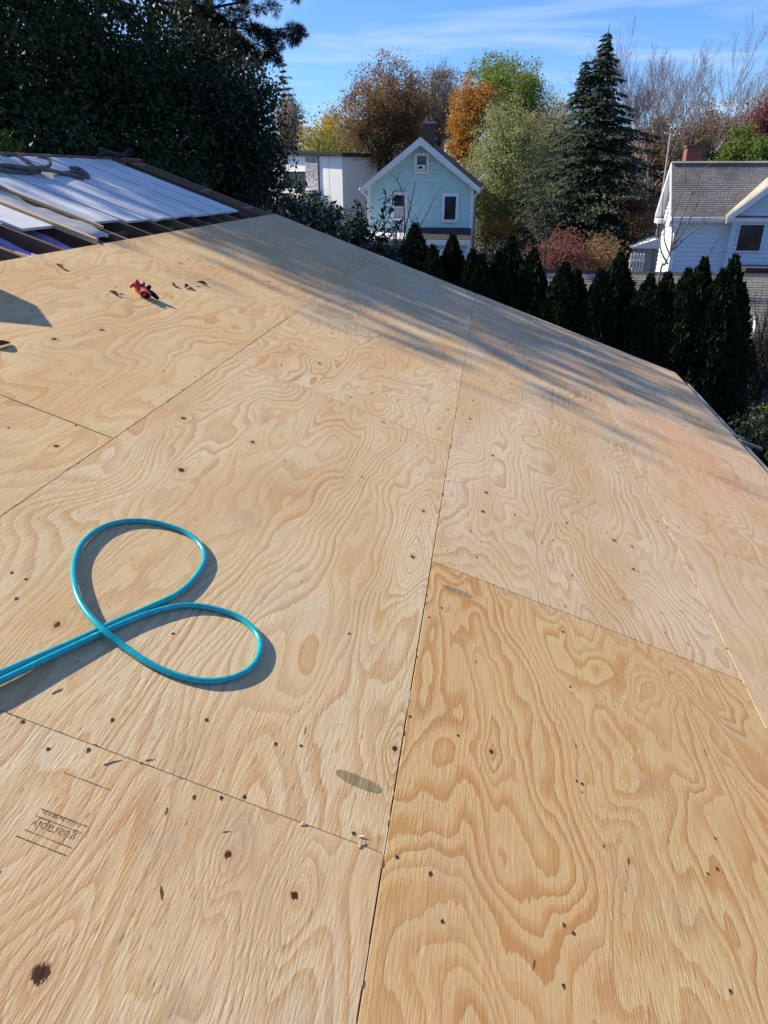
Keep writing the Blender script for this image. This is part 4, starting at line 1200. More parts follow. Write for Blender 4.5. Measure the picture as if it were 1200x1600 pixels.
# --- the arborvitae hedge just beyond the gable, tips read off the photograph
def arborvitae(px, py, Y, wpx, seed, label, lowy=None):
    rng = np.random.default_rng(seed); rnd = random.Random(seed)
    tip = at(px, py, Y)
    H = tip.z - GZ
    Rm = wpx * Y / 1212 / 2
    o = empty('arborvitae', (tip.x, Y, GZ)); tag(o, label, 'hedge tree', 'arborvitae hedge behind the roof')
    o.rotation_euler = (rnd.uniform(-.01, .01), rnd.uniform(-.012, .012), 0)
    N = int(8000 * max(.5, H / 5) * max(.8, Rm / .45))
    f = rng.uniform(0.01, 1, N) ** .85
    a = rng.uniform(0, 2 * np.pi, N)
    prof = np.where(f < .35, .86 + .4 * f, 1.0 - ((f - .35) / .65) ** 2.4) * Rm
    lum = 1 + .13 * np.sin(3 * a + seed + 6 * f) + .09 * np.sin(7 * a - 15 * f + seed * 2) + .07 * np.sin(31 * f + 2 * a)
    r = np.maximum(.02, prof * lum) * rng.uniform(.72, 1.05, N)
    P = np.stack([r * np.cos(a), r * np.sin(a), f * H + rng.normal(0, .04, N)], 1)
    P[:, 2] = np.clip(P[:, 2], .05, H)
    ax = unit(np.stack([np.cos(a) * .5, np.sin(a) * .5, np.ones(N) * 1.1], 1))
    link('crown', leaf_cloud(P, .14, LM['arbor'], rng, .42, axis=(ax, .72)), None, o)
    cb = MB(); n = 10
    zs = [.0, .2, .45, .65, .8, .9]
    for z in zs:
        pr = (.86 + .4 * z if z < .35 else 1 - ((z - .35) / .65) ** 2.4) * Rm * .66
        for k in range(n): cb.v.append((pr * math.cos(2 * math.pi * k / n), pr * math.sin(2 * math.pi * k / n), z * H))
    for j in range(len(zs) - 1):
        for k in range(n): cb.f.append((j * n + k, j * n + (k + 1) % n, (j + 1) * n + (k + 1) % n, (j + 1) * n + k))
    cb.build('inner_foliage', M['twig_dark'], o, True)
    MB().tube([(0, 0, 0), (0, 0, H * .8)], [.06, .02], 6).build('trunk', M['bark'], o, True)
ARB = [(652, 354, 15.0, 60), (678, 388, 14.4, 44), (706, 371, 15.2, 52), (735, 394, 14.8, 48), (757, 402, 14.4, 48), (778, 398, 14.9, 48), (803, 372, 15.4, 48), (833, 391, 15.0, 50), (881, 414, 14.6, 56), (907, 424, 15.0, 42), (938, 424, 14.5, 46), (967, 398, 15.2, 50),
       (1012, 432, 14.6, 48), (1048, 430, 14.8, 52), (1078, 424, 14.5, 46), (1098, 406, 15.1, 42), (1128, 424, 14.5, 50), (1151, 402, 14.9, 44)]
ordn = ['first', 'second', 'third', 'fourth', 'fifth', 'sixth', 'seventh', 'eighth', 'ninth', 'tenth', 'eleventh', 'twelfth', 'thirteenth', 'fourteenth', 'fifteenth', 'sixteenth', 'seventeenth', 'eighteenth']
for i, (px, py, Y, w_) in enumerate(ARB):
    arborvitae(px, py, Y, w_ * 2.7, 200 + i, 'dark pointed arborvitae, %s of the hedge row counting from the left' % ordn[i])

# --- the big-leaved bush just beyond the rake
def rhodo():
    rng = np.random.default_rng(61); rnd = random.Random(61)
    Y = 13.0
    b = at(520, 420, Y)
    o = empty('rhododendron_bush', (b.x, Y, GZ)); tag(o, 'dark big-leaved bush beyond the gable edge in front of teal house', 'bush')
    b0 = Vector((b.x, Y, GZ))
    ells = [pe(440, 560, 320, 440, Y, .9), pe(440, 500, 285, 380, Y, .5), pe(520, 610, 345, 450, Y, .8), pe(405, 470, 300, 430, Y, .8), pe(548, 575, 330, 390, Y, .3), pe(575, 625, 390, 430, Y, .4), pe(500, 640, 400, 520, Y, .8)]
    loc = [(Vector(e[0]) - b0, e[1]) for e in ells]
    C, P = crown_points(rng, loc, 330, 30, .13, .4, .8)
    link('crown', leaf_cloud(P, .115, LM['rhodo'], rng, .36), None, o)
    tb = MB()
    for k in range(26):
        c = C[rnd.randrange(len(C))]
        limb(tb, (rnd.uniform(-.3, .3), rnd.uniform(-.3, .3), 0), c, .03, .008, rnd, .1)
    # the sprig against the teal wall, each leaf its own piece
    lm_ = MB()
    lv = []
    L_ = 1.0
    for j in range(5):
        u = j / 4; w_ = .20 * math.sin(math.pi * min(.97, u * .9 + .06))
        for q in (-1, 0, 1): lv.append((u, q * w_, .06 * abs(q) - .12 * u * u))
    lm_.v = lv
    for j in range(4):
        for q in range(2): k = j * 3 + q; lm_.f.append((k, k + 3, k + 4, k + 1))
    lme = lm_.mesh('leaf'); lme.materials.append(LM['rhodo'])
    ribs = [[(540, 395), (560, 370), (566, 345), (563, 318)], [(545, 395), (585, 365), (598, 335), (603, 305)], [(560, 390), (600, 352), (612, 325), (613, 302)], [(565, 385), (605, 362), (622, 350), (628, 346)], [(560, 385), (590, 372), (608, 372), (618, 352)], [(575, 400), (590, 395), (605, 400), (612, 395)]]
    for rib in ribs:
        pts = catmull([at(a, c, Y - .1) - b0 for a, c in rib], 5)
        tb.tube(pts, .009, 5, False)
        for i in range(3, len(pts)):
            for _ in range(2):
                f = link('leaf', lme, None, o, pts[i])
                d = Vector((rnd.uniform(-1, 1), rnd.uniform(-.7, .7), rnd.uniform(-.5, .55)))
                f.rotation_euler = d.to_track_quat('X', 'Z').to_euler()
                s_ = rnd.uniform(.10, .15); f.scale = (s_, s_, s_)
    tb.build('stems', M['twig_dark'], o, True)
rhodo()

# --- bare saplings in front of the houses
def sapling(label, Y, paths, r=.02, mat='twig_dark', seed=1):
    rnd = random.Random(seed)
    b = at(*paths[0][0], Y)
    o = empty('bare_sapling', (b.x, Y, GZ)); tag(o, label, 'tree', 'bare saplings in the gardens')
    b0 = Vector((b.x, Y, GZ)); tb = MB()
    for pi, path in enumerate(paths):
        pts = [at(a, c, Y) - b0 + Vector((0, rnd.uniform(-.15, .15), 0)) for a, c in path]
        if pi == 0: pts = [Vector((0, 0, 0))] + pts
        pts = catmull(pts, 4)
        n = len(pts); rr = r if pi == 0 else r * .6
        tb.tube(pts, [rr * (1 - .8 * i / (n - 1)) + .003 for i in range(n)], 6, False)
        for k in range(5):
            i = rnd.randrange(n // 2, n)
            e = pts[i] + Vector((rnd.uniform(-.4, .4), rnd.uniform(-.3, .3), rnd.uniform(.1, .6)))
            limb(tb, pts[i], e, .006, .002, rnd, .1, 3, 3)
    tb.build('stem', M[mat], o, True)
sapling('thin bare sapling in front of the teal house wall', 17, [[(628, 425), (632, 370), (640, 330), (650, 284)], [(631, 375), (633, 330), (627, 300), (620, 278)], [(626, 420), (640, 380), (660, 345), (671, 325)], [(620, 420), (619, 380), (621, 345)], [(640, 400), (642, 370), (644, 345)], [(600, 430), (600, 380), (601, 345)]], .022, seed=4)
sapling('small bare tree standing before the red shrub and dark spruce', 27, [[(849, 430), (851, 395), (855, 368)], [(855, 370), (838, 345), (826, 315), (821, 275)], [(855, 368), (850, 330), (846, 300), (848, 262)], [(855, 368), (868, 340), (880, 300), (886, 275)], [(853, 372), (875, 350), (890, 335)], [(843, 352), (825, 345), (815, 330)]], .05, seed=5)
sapling('bare many-stemmed sapling in front of the white house', 21, [[(1030, 440), (1040, 415), (1052, 385)], [(1052, 385), (1062, 350), (1075, 320), (1088, 290), (1092, 268)], [(1045, 400), (1050, 370), (1052, 340), (1060, 310), (1072, 285)], [(1050, 390), (1075, 370), (1100, 350), (1115, 330)], [(1042, 412), (1030, 385), (1035, 340), (1036, 300)], [(1052, 388), (1080, 340), (1095, 305)], [(1090, 440), (1105, 405), (1118, 380), (1128, 365)], [(1046, 400), (1038, 370), (1042, 330)]], .035, 'twig', 6)
# ------------------------------------------------------------------ the buildings
def clap_wall(parent, name, x0, x1, y, z0, z1, expo, mat, clip=None, skip=None, nrm=-1):
    """lapped boards on a wall facing -y: each board a wedge of its own; clip(z) gives the span left at that height"""
    k = int((z1 - z0) / expo + .999)
    for i in range(k):
        a, b = z0 + i * expo, min(z1, z0 + (i + 1) * expo)
        la, ra = clip(a) if clip else (x0, x1)
        lb, rb = clip(b) if clip else (x0, x1)
        if ra - la < .08: continue
        if rb - lb < .02: lb = rb = (la + ra) / 2 - .01; rb += .02
        t0, t1 = .052, .010
        m = MB().add([(la, y - t0, a), (ra, y - t0, a), (rb, y - t1, b), (lb, y - t1, b), (la, y, a), (ra, y, a), (rb, y, b), (lb, y, b)],
                     [(0, 1, 2, 3), (5, 4, 7, 6), (1, 0, 4, 5), (2, 1, 5, 6), (3, 2, 6, 7), (0, 3, 7, 4)])
        m.build(name, mat, parent)

def clap_side(parent, name, x, y0, y1, z0, z1, expo, mat, sgn, clip=None):
    k = int((z1 - z0) / expo + .999)
    for i in range(k):
        a, b = z0 + i * expo, min(z1, z0 + (i + 1) * expo)
        la, ra = clip(a) if clip else (y0, y1)
        lb, rb = clip(b) if clip else (y0, y1)
        if ra - la < .08: continue
        if rb - lb < .02: lb = (la + ra) / 2 - .01; rb = lb + .02
        t0, t1 = .052 * sgn, .010 * sgn
        m = MB().add([(x + t0, la, a), (x + t0, ra, a), (x + t1, rb, b), (x + t1, lb, b), (x, la, a), (x, ra, a), (x, rb, b), (x, lb, b)],
                     [(0, 1, 2, 3), (5, 4, 7, 6), (1, 0, 4, 5), (2, 1, 5, 6), (3, 2, 6, 7), (0, 3, 7, 4)])
        m.build(name, mat, parent)

def window(parent, xc, zc, w, h, y, frame=.12, mat='white_paint', curtain=False, ac=False):
    f = MB()
    d0, d1 = y - .075, y - .005
    f.box(xc - w / 2 - frame, xc - w / 2, d0, d1, zc - h / 2 - frame, zc + h / 2 + frame)
    f.box(xc + w / 2, xc + w / 2 + frame, d0, d1, zc - h / 2 - frame, zc + h / 2 + frame)
    f.box(xc - w / 2, xc + w / 2, d0, d1, zc + h / 2, zc + h / 2 + frame)
    f.box(xc - w / 2, xc + w / 2, d0 - .04, d1, zc - h / 2 - frame, zc - h / 2)
    o = f.build('window', M[mat], parent)
    MB().box(xc - w / 2, xc + w / 2, y - .044, y - .040, zc + .02, zc + h / 2).build('pane', M['glass'], o)
    MB().box(xc - w / 2, xc + w / 2, y - .044, y - .040, zc - h / 2, zc - .02).build('pane', M['curtain' if curtain else 'glass'], o)
    MB().box(xc - w / 2, xc + w / 2, y - .060, y - .036, zc - .02, zc + .02).build('meeting_rail', M[mat if curtain else 'metal_dark'], o)
    if ac:
        MB().box(xc - w / 2 + .04, xc + w / 2 - .04, y - .30, y - .062, zc - h / 2 + .02, zc - .06).build('air_conditioner', M['white_paint'], o)
        MB().box(xc - w / 2 + .10, xc + w / 2 - .16, y - .308, y - .301, zc - h / 2 + .10, zc - .12).build('grille', M['metal_dark'], o)
    return o

def shingled(parent, name, a, b, c, d, rows, mat, per=14, seed=0, lift=.012):
    """courses of tabs on the slope a-b (eave) to d-c (ridge): all real, joined"""
    rnd = random.Random(seed)
    a, b, c, d = map(Vector, (a, b, c, d))
    nrm = (b - a).cross(d - a).normalized()
    if nrm.z < 0: nrm = -nrm
    m = MB()
    for i in range(rows):
        u0, u1 = i / rows, min(1, (i + 1.15) / rows)
        p0, q0 = a.lerp(d, u0), b.lerp(c, u0)
        p1, q1 = a.lerp(d, u1), b.lerp(c, u1)
        off = rnd.random()
        for k in range(-1, per + 1):
            f0, f1 = max(0, min(1, (k + off) / per)), max(0, min(1, (k + 1 + off) / per - .0008))
            if f1 - f0 < .003: continue
            l = lift * rnd.uniform(.9, 1.1)
            v = [p0.lerp(q0, f0) + nrm * l, p0.lerp(q0, f1) + nrm * l, p1.lerp(q1, f1) + nrm * .003, p1.lerp(q1, f0) + nrm * .003, p0.lerp(q0, f0), p0.lerp(q0, f1)]
            m.add(v, [(0, 1, 2, 3), (0, 4, 5, 1)])
    return tag(m.build(name, mat, parent), kind='stuff')

def shingle_mat(name, c1, c2, stain=None):
    t = NT(name)
    g_ = t.n.new('ShaderNodeNewGeometry')
    c = t.ramp(g_.outputs['Random Per Island'], [(0, c1), (1, c2)])
    P = t.coord()
    n_ = t.noise(P, 1.1, 4, .6)
    c = t.mix(t.ramp(n_, [(.42, 0.), (.70, .7)]), c, stain or tuple(x * .5 for x in c1))
    f = t.noise(P, 70, 2, .6)
    return t.set(c, .92, t.bump(f, .5, .004), .15)
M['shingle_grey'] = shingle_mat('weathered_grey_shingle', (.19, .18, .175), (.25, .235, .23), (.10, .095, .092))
M['shingle_garage'] = shingle_mat('shade_darkened_shingle', (.15, .142, .14), (.20, .19, .185), (.09, .083, .08))  # darker than the house shingle: the trees' shade is put into its colour

# --- teal gabled house
YT = 38.0
xl, xr = at(577, 340, YT).x, at(736, 340, YT).x
zpk = at(660, 214, YT).z
xc = (xl + xr) / 2
zev = at(570, 292, YT).z
teal = empty('teal_house', (xc, YT, GZ)); tag(teal, 'small teal clapboard house with steep white-trimmed gable facing the camera', 'house')
hw = (xr - xl) / 2; zE = zev - GZ; zP = zpk - GZ
slope_t = (zP - zE) / (hw + .35)
zW = zE + .35 * slope_t                                         # where the rafters meet the wall plane
DT = 10.5
MB().box(-hw + .04, hw - .04, .04, DT, 0, zW - .05).build('wall_core', M['teal'], teal)
MB().prism([(-hw + .04, .04, zW - .06), (hw - .04, .04, zW - .06), (0, .04, zP - .16)], (0, DT - .04, 0)).build('gable_core', M['teal'], teal)
def clipg(z):
    zz = zP - .10
    if z <= zW - .1: return (-hw, hw)
    w_ = max(0, (zz - z) / slope_t)
    return (max(-hw, -w_), min(hw, w_))
clap_wall(teal, 'siding_board', -hw, hw, .04, 2.2, zP - .15, .185, M['teal'], clipg)
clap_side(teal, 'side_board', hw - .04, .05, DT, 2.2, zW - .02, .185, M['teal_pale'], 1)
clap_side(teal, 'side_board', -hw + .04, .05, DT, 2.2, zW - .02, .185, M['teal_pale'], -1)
for sx_ in (-1, 1):
    MB().box(sx_ * hw - .07, sx_ * hw + .07, -.025 + .0, .12, 0, zW - .12).build('corner_board', M['white_paint'], teal)
OV = .40
for sx_ in (-1, 1):
    e = Vector((sx_ * (hw + .38), -OV, zE - .02)); p = Vector((0, -OV, zP))
    th = .20
    rf = MB().prism([e, p, p + Vector((0, 0, -.12)), e + Vector((0, 0, -.12))], (0, DT + OV + .3, 0)).build('roof_slope', M['dark_shingle'], teal)
    shingled(teal, 'shingles', e + Vector((0, DT + OV + .3, .002)) if sx_ > 0 else e + Vector((0, 0, .002)), e + Vector((0, 0, .002)) if sx_ > 0 else e + Vector((0, DT + OV + .3, .002)),
             p + Vector((0, 0, .002)) if sx_ > 0 else p + Vector((0, DT + OV + .3, .002)), p + Vector((0, DT + OV + .3, .002)) if sx_ > 0 else p + Vector((0, 0, .002)), 22, M['dark_shingle'], 30, 3)
    e2 = e + Vector((0, -.035, -.01)); p2 = p + Vector((0, -.035, -.01))
    MB().prism([e2, p2, p2 + Vector((0, 0, -.36)), e2 + Vector((0, 0, -.27))], (0, .033, 0)).build('rake_trim', M['white_paint'], teal)
    MB().prism([e2 + Vector((0, .035, -.13)), p2 + Vector((0, .035, -.13)), p2 + Vector((0, .035, -.16)), e2 + Vector((0, .035, -.16))], (0, OV, 0)).build('soffit', M['white_paint'], teal)
    MB().tube([(sx_ * (hw + .40), -OV + .05, zE - .10), (sx_ * (hw + .40), DT, zE - .10)], .06, 8).build('gutter', M['white_paint'], teal, True)
    MB().tube([(sx_ * (hw + .36), -.2, zE - .12), (sx_ * (hw + .20), -.1, zE - .35), (sx_ * (hw + .06), .03, zE - .5), (sx_ * (hw + .06), .06, .3)], .045, 8).build('downspout', M['white_paint'], teal, True)
def wl_(px, py): p = at(px, py, YT); return p.x - xc, p.z - GZ
a = wl_(660, 243); b = wl_(660, 268)
window(teal, wl_(659, 255)[0], (a[1] + b[1]) / 2, .46, a[1] - b[1] - .04, .012, .13, ac=True)
a = wl_(704, 307); b = wl_(704, 343)
window(teal, a[0], (a[1] + b[1]) / 2, .56, a[1] - b[1], .012, .13)
a = wl_(624, 305); b = wl_(624, 341)
window(teal, a[0], (a[1] + b[1]) / 2, .56, a[1] - b[1], .012, .13, curtain=True)
# front extension: dark pent roof on the right, pale flat roof on the left
zr0 = wl_(690, 356)[1]; zr1 = at(690, 374, YT - 1.6).z - GZ
xm = wl_(652, 360)[0]
MB().prism([(xm, .0, zr0), (xm, -1.7, zr1), (xm, -1.7, zr1 - .10), (xm, 0, zr0 - .10)], (hw - xm + .05, 0, 0)).build('porch_roof', M['dark_shingle'], teal)
shingled(teal, 'porch_shingles', (xm, -1.7, zr1 + .002), (hw + .05, -1.7, zr1 + .002), (hw + .05, 0, zr0 + .002), (xm, 0, zr0 + .002), 9, M['dark_shingle'], 16, 5)
MB().box(xm, hw + .05, -1.74, -1.702, zr1 - .26, zr1 - .02).build('porch_fascia', M['white_paint'], teal)
MB().box(xm + .1, hw, -1.5, -.03, 0, zr1 - .12).build('porch_wall', M['teal'], teal)
clap_wall(teal, 'porch_board', xm + .1, hw, -1.5, .6, zr1 - .30, .185, M['teal'])
for xx in (xm + .35, hw - 1.25):
    window(teal, xx + .35, zr1 - 1.05, .75, 1.0, -1.53, .10, curtain=True)
MB().box(hw - .08, hw + .08, -1.66, -1.50, 0, zr1 - .27).build('porch_post', M['white_paint'], teal)
za = wl_(610, 362)[1]; zb = at(610, 373, YT - 1.8).z - GZ
MB().prism([(-hw - .1, -.03, za), (-hw - .1, -1.9, zb), (-hw - .1, -1.9, zb - .09), (-hw - .1, -.03, za - .09)], (xm + hw + .08, 0, 0)).build('flat_roof', M['white_paint'], teal)
MB().box(-hw, xm - .02, -1.72, -.035, 0, zb - .10).build('extension_wall', plain('pinkish_stucco', (.52, .45, .44), .9, .12, 3, .2), teal)
ch = MB().box(.02, .56, 1.0, 1.54, zP - .55, zP + .62)
cho = ch.build('chimney', M['brick_dark'], teal)
MB().box(-.02, .60, .96, 1.58, zP + .62, zP + .72).build('chimney_cap', M['concrete'], cho)
MB().tube([(.16, 1.27, zP + .72), (.16, 1.27, zP + .90)], .08, 10).build('flue', M['brick_dark'], cho)
MB().tube([(.42, 1.27, zP + .72), (.42, 1.27, zP + .86)], .08, 10).build('flue', M['brick_dark'], cho)

# --- white flat-roofed modern building
pA = at(390, 234, 64.3); pB = at(533, 240, 59.3)
fb = empty('flat_roofed_building', (pA.x, pA.y, GZ))
ang = math.atan2(pB.y - pA.y, pB.x - pA.x); fb.rotation_euler = (0, 0, ang)
tag(fb, 'white modern flat-roofed building with stone strips behind the dark evergreen', 'building')
LB = math.hypot(pB.x - pA.x, pB.y - pA.y); HB = pA.z - GZ
M['stone_strip'] = (lambda t: t.set(t.ramp(t.noise(t.coord(), 5.5, 5, .75), [(.35, (.09, .09, .095)), (.5, (.28, .28, .29)), (.62, (.58, .58, .58))]), .9, t.bump(t.noise(t.coord(), 6, 4, .7), .6, .05), .2))(NT('stone_veneer'))
HB2 = pB.z - GZ
sl_ = (HB2 - HB) / LB
MB().prism([(-7, .3, 0), (LB, .3, 0), (LB, .3, HB2 - .2), (-7, .3, HB - 7 * sl_ - .2)], (0, 4.2, 0)).build('wall', M['white_paint'], fb)
MB().prism([(-7.3, -.25, HB - 7.3 * sl_ - .16), (LB + .3, -.25, HB2 + .3 * sl_ - .16), (LB + .3, -.25, HB2 + .3 * sl_ + .08), (-7.3, -.25, HB - 7.3 * sl_ + .08)], (0, 5.0, 0)).build('roof_edge', M['metal_dark'], fb)
HB = min(HB, HB2)
segs = [(.02, .30, 'panel'), (.305, .375, 'stone'), (.38, .50, 'panel'), (.505, .62, 'panel'), (.625, .755, 'stone'), (.76, .86, 'panel'), (.865, .995, 'panel')]
zwin = at(512, 268, 62).z - GZ; zwb = at(512, 294, 62).z - GZ
for (f0, f1, kd) in segs:
    if kd == 'stone': MB().box(f0 * LB, f1 * LB, .0, .297, 1.0, HB - .17).build('stone_strip', M['stone_strip'], fb)
    else: MB().box(f0 * LB, f1 * LB, .1 if f0 < .7 else .15, .297, zwin if f0 < .76 else 1.2, HB - .165).build('white_panel', M['white_paint'], fb)
for f0, f1 in ((.02, .30), (.38, .50), (.505, .62)):
    w_ = MB().box(f0 * LB + .03, f1 * LB - .03, .22, .296, zwb, zwin - .01).build('window', M['metal_dark'], fb)
    n_ = 3
    for k in range(n_):
        x0 = f0 * LB + .06 + k * ((f1 - f0) * LB - .12) / n_
        MB().box(x0 + .03, x0 + ((f1 - f0) * LB - .12) / n_ - .03, .20, .215, zwb + .06, zwin - .08).build('pane', M['glass'], w_)
MB().box(.3 * LB, .76 * LB, -1.2, .0, zwb - .35, zwb - .05).build('ledge', M['white_paint'], fb)

# --- white house on the right
YW = 31.0
q = at(1049, 339, YW); X0 = q.x
zev_w = q.z
dR = ray(1050, 254); YR = X0 / dR.x * dR.y
zr_w = at(1050, 254, YR).z
depthW = 2 * (YR - YW)
wh = empty('white_house', (X0, YW, GZ)); tag(wh, 'white sided house with grey shingle roof at the right edge', 'house')
zE = zev_w - GZ; zR = zr_w - GZ; dR_ = YR - YW; LW = 14.0
OVH = .35
MB().box(.36, LW, .36, depthW - .1, 0, zE - .05).build('wall_core', M['white_siding'], wh)
MB().prism([(.30, OVH, zE - .06), (.30, depthW - OVH, zE - .06), (.30, dR_, zR - .22)], (LW - .3, 0, 0)).build('gable_core', M['white_siding'], wh)
clap_wall(wh, 'siding_board', .30, LW, .36, .3, zE - .12, .17, M['white_siding'])
slw = (zR - zE) / dR_
def clips(z):
    if z < zE - .1: return (.36, depthW - .36)
    w_ = max(0, (zR - .2 - z) / slw); return (max(.36, dR_ - w_), min(depthW - .36, dR_ + w_))
clap_side(wh, 'side_board', .30, .36, depthW - .36, .3, zR - .25, .17, M['white_siding'], -1, clips)
MB().box(.26, .40, .25, .40, 0, zE - .2).build('corner_board', M['white_paint'], wh)
# roof slopes
rs_ = MB().prism([(0, 0, zE), (0, dR_, zR), (0, dR_, zR - .14), (0, 0, zE - .14)], (LW, 0, 0)); rs_.build('roof_slope', M['shingle_grey'], wh)
rs_ = MB().prism([(0, depthW, zE), (0, dR_ + .003, zR - .002), (0, dR_ + .003, zR - .14), (0, depthW, zE - .14)], (LW, 0, 0)); rs_.build('roof_slope', M['shingle_grey'], wh)
shingled(wh, 'shingles', (0, -.02, zE - .005), (LW, -.02, zE - .005), (LW, dR_, zR + .004), (0, dR_, zR + .004), 26, M['shingle_grey'], 90, 7, .016)
MB().prism([(-.01, dR_ - .12, zR - .02), (-.01, dR_, zR + .05), (-.01, dR_ + .12, zR - .02)], (LW, 0, 0)).build('ridge_cap', M['shingle_grey'], wh)
for (y0, z0, y1, z1) in ((-.03, zE - .02, dR_, zR + .01), (depthW + .03, zE - .02, dR_, zR + .01)):
    MB().prism([(-.035, y0, z0), (-.035, y1, z1), (-.035, y1, z1 - .26), (-.035, y0, z0 - .22)], (.033, 0, 0)).build('rake_trim', M['white_paint'], wh)
    MB().prism([(0.001, y0, z0 - .145), (0.001, y1, z1 - .155), (0.001, y1, z1 - .18), (0.001, y0, z0 - .17)], (.30, 0, 0)).build('soffit', M['white_paint'], wh)
MB().box(-.02, LW, -.11, -.022, zE - .15, zE - .01).build('gutter', M['white_paint'], wh, bevel=.01)
MB().box(.0, LW, -.02, .34, zE - .20, zE - .155).build('soffit', M['white_paint'], wh)
# cornice returns at the gable foot
for y0 in (-.03, depthW - .65):
    MB().box(-.034, .28, y0, y0 + .68, zE - .36, zE - .19).build('cornice_return', M['white_paint'], wh)
# cross gable at the right
def wloc(px, py, Y): p = at(px, py, Y); return p.x - X0, p.z - GZ
gy = -.25
gx0, gz0 = wloc(1136, 338, YW + gy); gx1, gz1 = wloc(1205, 287, YW + gy)
gs = (gz1 - gz0) / (gx1 - gx0)
gxp = gx0 + (zR - .5 - gz0) / gs; gzp = zR - .5
for sgn in (1, -1):
    ex = gx0 if sgn > 0 else 2 * gxp - gx0
    MB().prism([(ex, gy, gz0), (gxp, gy, gzp), (gxp, gy, gzp - .13), (ex, gy, gz0 - .13)], (0, dR_ - gy, 0)).build('cross_roof_slope', M['shingle_grey'], wh)
    MB().prism([(ex, gy - .04, gz0 - .01), (gxp, gy - .04, gzp - .01), (gxp, gy - .04, gzp - .30), (ex, gy - .04, gz0 - .26)], (0, .038, 0)).build('rake_trim', M['white_paint'], wh)
shingled(wh, 'cross_shingles', (gx0, dR_, gz0 + .002), (gx0, gy, gz0 + .002), (gxp, gy, gzp + .002), (gxp, dR_, gzp + .002), 22, shingle_mat('sunlight_tinted_shingle', (.36, .33, .29), (.46, .42, .37)), 18, 9, .014)  # paler copy of the grey shingle: sunlight on this slope put into its colour
xw0 = gx0 + .35
def clipx(z):
    if z < gz0 - .1: return (xw0, 2 * gxp - xw0)
    w_ = max(0, (gzp - .15 - z) / gs); return (max(xw0, gxp - w_), min(2 * gxp - xw0, gxp + w_))
MB().prism([(xw0, .05, .02), (2 * gxp - xw0, .05, .02), (2 * gxp - xw0, .05, gz0 - .05), (gxp, .05, gzp - .2), (xw0, .05, gz0 - .05)], (0, .30, 0)).build('cross_wall', M['white_siding'], wh)
clap_wall(wh, 'gable_board', xw0, 2 * gxp - xw0, .05, .3, gzp - .2, .17, M['white_siding'], clipx)
wx, wz0 = wloc(1176, 350, YW); _, wz1 = wloc(1176, 393, YW)
window(wh, wx, (wz0 + wz1) / 2, .88, wz0 - wz1 - .06, .022, .05, 'white_siding')
px0, pz0 = wloc(1158, 416, YW - .6)
MB().box(px0, LW, -1.2, .014, pz0 - .22, pz0).build('porch_roof', M['dark_shingle'], wh)
# chimney of brick beyond the ridge
c0 = wloc(1083, 240, YR + 1.5)[0]; ct = wloc(1083, 231, YR + 1.5)[1]
cho = MB().box(c0 - .32, c0 + .32, dR_ + 1.2, dR_ + 1.8, zR - 1.6, ct).build('chimney', M['brick'], wh)
MB().box(c0 - .37, c0 + .37, dR_ + 1.15, dR_ + 1.85, ct, ct + .09).build('chimney_cap', M['brick_dark'], cho)
MB().box(px0 + 2, LW, -.05, .03, .4, 2.2).build('porch_panel', M['white_paint'], wh)

# --- garage with a grey shingle roof behind the hedge
YG0, YG1 = 17.6, 22.0
gl0, gl1 = at(760, 428, YG1).x, at(1235, 428, YG1).x
zg1 = at(1000, 427, YG1).z; zg0 = at(1160, 585, YG0).z
gar = empty('garage', ((gl0 + gl1) / 2, YG1, GZ)); tag(gar, 'garage with weathered grey shingle roof behind the arborvitae hedge', 'garage')
w2 = (gl1 - gl0) / 2; y0 = YG0 - YG1; h1 = zg1 - GZ; h0 = zg0 - GZ
MB().prism([(-w2, y0, h0), (-w2, 0, h1), (-w2, 0, h1 - .12), (-w2, y0, h0 - .12)], (2 * w2, 0, 0)).build('roof_slope', M['shingle_garage'], gar)
MB().prism([(-w2, -y0, h0), (-w2, .003, h1 - .002), (-w2, .003, h1 - .12), (-w2, -y0, h0 - .12)], (2 * w2, 0, 0)).build('roof_slope', M['shingle_garage'], gar)
shingled(gar, 'shingles', (-w2, y0 - .02, h0), (w2, y0 - .02, h0), (w2, 0, h1 + .003), (-w2, 0, h1 + .003), 34, M['shingle_garage'], 60, 13, .018)
MB().prism([(-w2, -.12, h1 - .03), (-w2, 0, h1 + .05), (-w2, .12, h1 - .03)], (2 * w2, 0, 0)).build('ridge_cap', M['dark_shingle'], gar)
MB().box(-w2 + .3, w2 - .3, y0 + .45, -y0 - .45, 0, h0 + .02).build('wall', plain('blue_grey_siding', (.30, .34, .42), .7, .12, 3, .1), gar)
MB().box(-w2, w2, y0 - .10, y0 - .025, h0 - .13, h0 - .01).build('gutter', M['alu'], gar)
gx = at(1176, 606, YG0 + .4).x - (gl0 + gl1) / 2
dr = MB().box(gx - .45, gx + .45, y0 + .405, y0 + .445, .1, h0 - .25).build('door', plain('blue_grey_door', (.26, .31, .42), .6, .1, 3, .1), gar)
MB().box(gx + .30, gx + .36, y0 + .36, y0 + .404, .95, 1.01).build('handle', M['alu'], dr)
vp0 = at(1171, 545, 18.6); vp1 = at(1181, 500, 18.9)
vo = Vector(gar.location)
MB().tube([vp0 - vo, vp0.lerp(vp1, .5) - vo, vp1 - vo], .045, 10).build('vent_pipe', M['white_paint'], gar, True)
MB().tube([vp1 - vo, vp1 - vo + Vector((.01, .02, .06))], .062, 10).build('vent_cap', M['alu'], gar, True)
